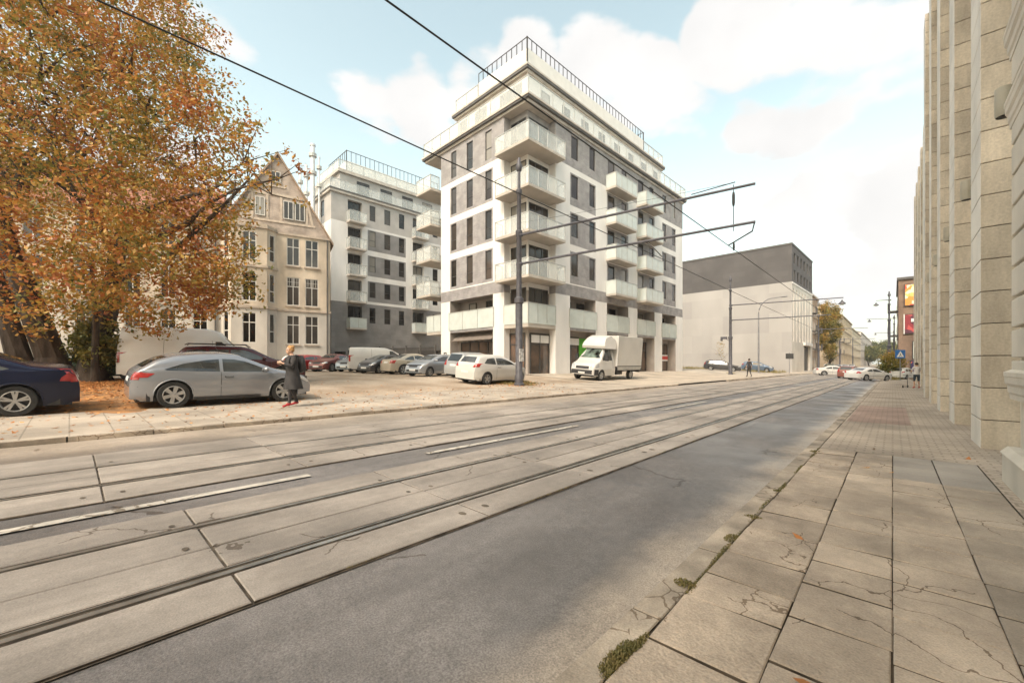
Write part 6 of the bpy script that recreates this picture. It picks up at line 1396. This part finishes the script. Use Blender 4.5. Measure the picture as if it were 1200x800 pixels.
patch(tt, ctree, 'windscreen', [(-.8, 1.46), (.8, 1.46), (.74, 2.08), (-.74, 2.08)], '+x', mat('windscreen_glass', (.12, .16, .14), .05, .5, 2.5, spec=1.), 16, 10); patch(tt, ctree, 'grille', rect(-.5, .5, .74, .92), '+x', Mblk); patch(tt, ctree, 'bumper', rect(-.78, .78, .42, .68), '+x', Mblk, 10, 4, .014); patch(tt, ctree, 'number_plate', rect(-.25, .25, .44, .55), '+x', Mplate, 3, 2, .02)
for ax in ('+y', '-y'): patch(tt, ctree, 'door_seam', rect(.2, .215, .5, 1.3), ax, Mseam, 1, 10, .004); patch(tt, ctree, 'door_seam', rect(-1.02, -1.0, .5, 2.0), ax, Mseam, 1, 10, .004)
for sg in (1, -1):
    s = MB(); s.box(-.06, .06, -.1, .1, -.2, .16); s.tube([(0, -sg * .18, 0), (0, 0, 0)], .02, 6); o = s.build('wing_mirror', Mblk, tt, local=True, bevel=.02); o.location = (.18, sg * 1.16, 1.5)
s = MB(); fs_ = [(-1.28, 2.2, .93), (-1.28, 2.75, .86), (-1.1, 2.98, .72), (-.7, 3.0, .70), (-.3, 2.86, .70), (-.02, 2.55, .78), (.05, 2.26, .85)]
vs = [];
for x_, z_, y_ in fs_:
    for k in (-1, -.9, -.6, 0, .6, .9, 1): vs.append((x_, y_ * k * (1 if abs(k) < 1 else 1.05), 2.2 + (z_ - 2.2) * (1 - .02 * abs(k) - (.1 if abs(k) > .95 else 0))))
s.add(vs, [(i * 7 + j, (i + 1) * 7 + j, (i + 1) * 7 + j + 1, i * 7 + j + 1) for i in range(6) for j in range(6)])
for x_, z_, y_ in fs_: pass
side = [(x_, y_ * 1.05, 2.2 + (z_ - 2.2) * .88) for x_, z_, y_ in fs_]
for sg in (1, -1): s.add([(a, sg * b, c) for a, b, c in side] + [(side[-1][0], sg * side[-1][1], 2.1), (side[0][0], sg * side[0][1], 2.1)], [tuple(range(9))])
s.quad((.05, -.9, 2.26), (.05, .9, 2.26), (-.02, .9, 2.1), (-.02, -.9, 2.1)); s.build('roof_fairing', Mwhitep, tt, local=True, smooth=True)
Mboxw = mat('box_body_white', (.56, .55, .525), .5, .05, .8); s = MB(); s.box(-4.95, -1.45, -1.03, 1.03, .92, 3.02); s.build('cargo_box', Mboxw, tt, local=True, bevel=.03)
s = MB(); s.box(-4.97, -1.43, 1.031, 1.05, .82, .92); s.box(-4.97, -1.43, -1.05, -1.031, .82, .92); s.box(-4.97, -1.43, 1.031, 1.045, .92, .97, 1); s.box(-4.9, -1.5, 1.02, 1.04, .68, .819, 0)
s.box(-1.48, -1.43, 1.032, 1.05, .97, 3.02); s.box(-4.97, -4.92, 1.032, 1.05, .97, 3.02); s.build('box_rail', [Mpost, Mblk], tt, local=True)
s = MB(); s.box(-1.42, -1.3, -.3, .3, 2.3, 2.9); s.build('cooling_unit', Mblk, tt, local=True)

# ------------------------------------------------------------------ people
def person(name, label, x, y, facing, H, joints, zones, hair, cat='person', vox=.012, extra=None, dz=.0, face=True):
    """joints: dict name -> (pos, radius, parent) in local metres (x forward, y left, z up) for a 1.75 m figure"""
    t = thing(name, label, cat, (x, y, gz(x, y) + dz), R_(90 - facing), None, H / 1.75)
    me = bpy.data.meshes.new('body'); names = list(joints); idx = {n: i for i, n in enumerate(names)}
    me.from_pydata([joints[n][0] for n in names], [(idx[n], idx[joints[n][2]]) for n in names if joints[n][2]], [])
    o = bpy.data.objects.new('body', me); C.objects.link(o)
    sk = o.modifiers.new('skin', 'SKIN'); sk.use_smooth_shade = True
    lay = me.skin_vertices[0] if me.skin_vertices else None
    if lay is None: 
        bm = bmesh.new(); bm.from_mesh(me); bm.verts.layers.skin.verify(); bm.to_mesh(me); bm.free(); lay = me.skin_vertices[0]
    for n in names:
        r = joints[n][1]; lay.data[idx[n]].radius = (r, r) if not isinstance(r, tuple) else r
    lay.data[idx['pelvis']].use_root = True
    o.modifiers.new('sub', 'SUBSURF').levels = 2
    dg = bpy.context.evaluated_depsgraph_get(); m1 = bpy.data.meshes.new_from_object(o.evaluated_get(dg)); bpy.data.objects.remove(o)
    # head, nose, ears and eyes sockets joined in before one remesh makes a single skin
    mb = MB(); hx, hy, hz = joints['head'][0]
    mb.ell((hx, hy, hz + .0), (.098, .078, .122), 20, 14); mb.ell((hx + .035, hy, hz - .055), (.06, .055, .065), 14, 10)
    mb.ell((hx + .098, hy, hz - .015), (.02, .014, .026), 8, 6); mb.ell((hx + .088, hy, hz - .062), (.014, .026, .009), 8, 6)
    for sg in (1, -1): mb.ell((hx - .005, hy + sg * .078, hz - .01), (.022, .012, .034), 8, 6)
    vs = [tuple(v.co) for v in m1.vertices]; fs = [tuple(p.vertices) for p in m1.polygons]; off = len(vs)
    allm = bpy.data.meshes.new('body_tmp'); allm.from_pydata(vs + mb.v, [], fs + [tuple(i + off for i in f) for f in mb.f])
    bm = bmesh.new(); bm.from_mesh(allm); bmesh.ops.holes_fill(bm, edges=[e for e in bm.edges if e.is_boundary], sides=0); bmesh.ops.recalc_face_normals(bm, faces=bm.faces); bm.to_mesh(allm); bm.free()
    o = bpy.data.objects.new('body', allm); C.objects.link(o); rm = o.modifiers.new('r', 'REMESH'); rm.mode = 'VOXEL'; rm.voxel_size = vox; rm.use_smooth_shade = True
    sm = o.modifiers.new('s', 'SMOOTH'); sm.factor = .5; sm.iterations = 2
    dg = bpy.context.evaluated_depsgraph_get(); fin = bpy.data.meshes.new_from_object(o.evaluated_get(dg)); bpy.data.objects.remove(o)
    mats, fz = zones; fin.materials.clear()
    for m in mats: fin.materials.append(m)
    for p in fin.polygons: p.material_index = fz(p.center); p.use_smooth = True
    ob = bpy.data.objects.new('body', fin); C.objects.link(ob); ob.parent = t
    if hair:
        hm, kind = hair; s = MB(); pts = []
        o_ = len(s.v); s.ell((hx - .018, hy, hz + .022), (.102, .09, .118), 20, 14)
        for i in range(len(s.v)):
            a, b, c = s.v[i]
            if a > hx + .045 and c < hz + .06: s.v[i] = (hx + .03, b * .9, max(c, hz + .03))
            elif c < hz - .04 and kind != 'long': s.v[i] = (a, b, hz - .04)
            s.v[i] = (s.v[i][0] + random.gauss(0, .003), s.v[i][1] + random.gauss(0, .003), s.v[i][2] + random.gauss(0, .003))
        if kind == 'bun': s.ell((hx - .07, hy, hz + .10), (.055, .055, .05), 12, 8)
        s.build('hair', hm, t, local=True, smooth=True)
    if face:
        s = MB()
        for sg in (1, -1): s.ell((hx + .086, hy + sg * .032, hz + .012), (.012, .014, .008), 8, 6)
        s.build('eyes', Mblk, t, local=True)
    return t
def fingers(J, base, wrist, d, side, curl):
    """five unequal bent fingers; d = hand direction, curl = bend direction, side = thumb side"""
    d = Vector(d).normalized(); curl = Vector(curl).normalized(); side = Vector(side).normalized(); w = Vector(wrist)
    palm = w + d * .06; J[base + '_palm'] = (tuple(palm), (.032, .02), base)
    for k, (o, L) in enumerate(((.028, .062), (.010, .072), (-.009, .068), (-.026, .052))):
        p = palm + d * .035 + side * o; q = p + (d * .75 + curl * .45) * L * .5; r = q + (d * .4 + curl * .8) * L * .5
        J[f'{base}_f{k}a'] = (tuple(p), .0095, base + '_palm'); J[f'{base}_f{k}b'] = (tuple(q), .009, f'{base}_f{k}a'); J[f'{base}_f{k}c'] = (tuple(r), .0075, f'{base}_f{k}b')
    p = w + d * .03 + side * .035; q = p + (d * .6 + side * .6) * .035; r = q + (d * .8 + curl * .4) * .03
    J[base + '_ta'] = (tuple(p), .012, base + '_palm'); J[base + '_tb'] = (tuple(q), .011, base + '_ta'); J[base + '_tc'] = (tuple(r), .009, base + '_tb')
def skeleton(la=None, ra=None, lleg=None, rleg=None, lean=0., headf=(0.02, 0, 1.62), wide=1.):
    J = {'pelvis': ((0, 0, .95), (.15 * wide, .12), None), 'belly': ((lean * .3, 0, 1.08), (.14 * wide, .11), 'pelvis'), 'chest': ((lean * .7, 0, 1.28), (.165 * wide, .12), 'belly'), 'neckb': ((lean, 0, 1.44), (.085, .075), 'chest'), 'neck': ((lean + .01, 0, 1.50), .055, 'neckb'), 'head': ((headf[0], headf[1], headf[2]), .07, 'neck')}
    for s_, sg, arm, leg in (('l', 1, la, lleg), ('r', -1, ra, rleg)):
        arm = arm or ((0, sg * .24, 1.13), (.04, sg * .25, .88)); leg = leg or ((.01, sg * .10, .50), (-.01, sg * .10, .09), .0)
        J[s_ + 'sh'] = ((lean * .9, sg * .165, 1.405), .066, 'neckb'); J[s_ + 'el'] = (arm[0], .043, s_ + 'sh'); J[s_ + 'wr'] = (arm[1], .027, s_ + 'el')
        d = Vector(arm[1]) - Vector(arm[0]); fingers(J, s_ + 'wr', arm[1], d, (.9, -sg * .5, 0) if abs(d.normalized().z) > .5 else (0, -sg * .3, .9), (.2, -sg * .5, 0) if abs(d.normalized().z) > .5 else (0, -sg * .7, -.3))
        J[s_ + 'hip'] = ((0, sg * .095, .88), .095, 'pelvis'); J[s_ + 'kn'] = (leg[0], .06, s_ + 'hip'); J[s_ + 'an'] = (leg[1], .04, s_ + 'kn')
        ax, ay, az = leg[1]; ft = leg[2]
        J[s_ + 'hl'] = ((ax - .03, ay, az - .045), .035, s_ + 'an'); J[s_ + 'to'] = ((ax + .15, ay + sg * .02, az - .055 + ft), (.035, .03), s_ + 'an'); J[s_ + 'tp'] = ((ax + .2, ay + sg * .02, az - .06 + ft), .024, s_ + 'to')
    return J
Mskin = mat('skin', (.50, .31, .22), .55, .05, 8); Mcoat = mat('dark_coat', (.045, .042, .045), .85, .15, 9); Mcoatg = mat('grey_coat', (.04, .038, .04), .85, .15, 9); Mredshoe = mat('red_shoes', (.42, .02, .03), .5, .1, 8); Mblond = mat('ginger_blond_hair', (.50, .27, .10), .7, .25, 30); Mdhair = mat('dark_hair', (.03, .022, .018), .7, .2, 30)
Mtw = mat('white_tshirt', (.62, .60, .60), .85, .06, 8); Mshort = mat('dark_shorts', (.035, .05, .07), .8, .1, 8)
# woman with phone, walking right, in a long dark coat
J = skeleton(la=((.10, .23, 1.16), (.30, .10, 1.24)), ra=((.10, -.23, 1.15), (.30, -.09, 1.22)), lleg=((.10, .09, .52), (.12, .09, .09), 0), rleg=((-.03, -.09, .50), (-.16, -.09, .11), 0), lean=.03, headf=(.07, 0, 1.605))
def zw(c):
    if c.z > 1.47: return 0
    if c.z < .115: return 2
    if c.x > .27 and 1.1 < c.z < 1.4: return 0
    return 1
wx, wy = -11.25, 3.88
wo_ = person('person', 'woman with ginger blond hair, long dark coat and red shoes standing by the silver hatchback', wx, wy, 178, 1.56, J, ([Mskin, Mcoat, Mredshoe], zw), (Mblond, 'bun'), vox=.011, dz=.045)
s = MB(); N_ = 28; rows = [(1.44, .10, .175, .02), (1.38, .135, .215, .02), (1.28, .155, .21, .02), (1.10, .155, .185, .015), (.98, .17, .20, .0), (.80, .20, .22, -.01), (.62, .235, .245, -.02), (.50, .25, .26, -.02), (.50, .235, .245, -.02)]
vs = []
for z_, a_, b_, cx in rows:
    for k in range(N_):
        an = 2 * PI * k / N_; w_ = 1 + (.05 * math.sin(an * 5 + z_ * 3) * max(0, (1.1 - z_)) * 1.6); vs.append((cx + a_ * w_ * math.cos(an), b_ * w_ * math.sin(an), z_))
s.add(vs, [(i * N_ + k, i * N_ + (k + 1) % N_, (i + 1) * N_ + (k + 1) % N_, (i + 1) * N_ + k) for i in range(len(rows) - 1) for k in range(N_)]); s.build('coat', Mcoatg, wo_, local=True, smooth=True)
s = MB()
for sg in (1, -1): s.tube([(.02, sg * .19, 1.40), (.08, sg * .235, 1.25), (.10, sg * .235, 1.15), (.18, sg * .18, 1.185), (.26, sg * .125, 1.215)], [.075, .068, .062, .055, .048], 12)
s.build('sleeves', Mcoatg, wo_, local=True, smooth=True)
ph = thing('phone', 'small phone held in the hands of the woman in the dark coat', 'phone', (0, 0, 0)); 
Mw = Matrix.LocRotScale(wo_.location, wo_.rotation_euler, wo_.scale); pw_ = Mw @ Vector((.36, .0, 1.27)); ph.location = pw_; ph.rotation_euler = (0, R_(-50), wo_.rotation_euler.z)
s = MB(); s.box(-.07, .07, -.035, .035, -.004, .004); s.build('phone_case', Mblk, ph, local=True, bevel=.003)
bk = thing('backpack', 'black backpack on the back of the woman in the dark coat', 'backpack', Mw @ Vector((-.17, 0, .98)), wo_.rotation_euler.z, None, .93)
s = MB(); s.ell((-.06, 0, .22), (.11, .15, .25), 16, 12); s.ell((-.13, 0, .12), (.06, .11, .12), 12, 8); s.build('bag', Mblk, bk, local=True, smooth=True)
s = MB()
for sg in (1, -1): s.tube([(-.02, sg * .1, .42), (.12, sg * .12, .47), (.29, sg * .13, .40), (.32, sg * .14, .25)], .018, 6)
s.build('straps', Mblk, bk, local=True, smooth=True)
# man in black walking away at the second pole
J = skeleton(lleg=((.12, .09, .50), (.22, .09, .10), 0), rleg=((.02, -.09, .50), (-.24, -.09, .15), -.02), la=((-.06, .25, 1.14), (.0, .28, .90)), ra=((.05, -.25, 1.15), (.14, -.26, .92)))
mx0, my0 = pos(878, 38)
person('person', 'man all in black walking away past the second tram pole', mx0, my0, -38, 1.72, J, ([Mskin, Mcoat, Mblk], lambda c: 0 if (c.z > 1.5 or (abs(c.y) > .2 and c.z < 1.12)) else (2 if c.z < .1 else 1)), (Mdhair, 'short'), vox=.016, dz=.05)
# man in white T-shirt beside the pilasters with a scooter
J = skeleton(lleg=((.03, .11, .50), (.0, .12, .09), 0), rleg=((.02, -.11, .50), (-.03, -.12, .09), 0), la=((.10, .24, 1.14), (.28, .18, 1.05)), ra=((.12, -.23, 1.14), (.30, -.14, 1.06)), wide=1.12)
def zm(c):
    if c.z < .1: return 3
    if c.z > 1.47: return 0
    if abs(c.y) > .215 and c.z < 1.22: return 0
    if c.x > .14 and 1.0 < c.z < 1.2 and abs(c.y) > .1: return 0
    if c.z > .93: return 1
    return 2 if c.z > .48 else 0
mx1, my1 = 1.12, 36.6
person('person', 'man in white T-shirt and dark shorts standing by the pilasters', mx1, my1, -20, 1.64, J, ([Mskin, Mtw, Mshort, Mredshoe], zm), (Mdhair, 'short'), vox=.014, dz=.0)
t = thing('kick_scooter', 'small dark kick scooter on the pavement in front of the man in the white T-shirt', 'scooter', (.62, 37.0, gz(.6, 37)), R_(70), None, .85)
s = MB(); s.box(-.4, .3, -.07, .07, .09, .12); s.build('deck', Mblk, t, local=True, bevel=.01)
s = MB(); s.tube([(.33, 0, .1), (.24, 0, .95)], .02, 8); s.tube([(.24, -.24, .95), (.24, .24, .95)], .016, 8); s.build('handlebar', Mblk, t, local=True)
for x_ in (-.45, .36):
    s = MB(); s.lathe([(.04, -.02), (.09, -.02), (.1, 0), (.09, .02), (.04, .02)], (x_, 0, .1), 16, 'y'); s.build('wheel', Mtyre, t, local=True)
for i, (px, d, cl, f) in enumerate(((1048, 58, Mcoat, 10), (1050.8, 61, Mcoatg, 170))):
    x_, y_ = pos(px, d); J = skeleton(); person('person', ['dark-clad pedestrian waiting left of the crossing sign', 'second dark-clad pedestrian directly beside the crossing sign post'][i], x_, y_, f, 1.7, J, ([Mskin, cl], lambda c: 0 if c.z > 1.5 else 1), (Mdhair, 'short'), vox=.022, face=False)
x_, y_ = pos(967, 78)
person('person', 'distant pedestrian in pale clothes before the brown tenement', x_, y_, 180, 1.7, skeleton(), ([Mskin, Mtw], lambda c: 0 if c.z > 1.5 else 1), (Mdhair, 'short'), vox=.025, face=False)
bpy.context.view_layer.update()
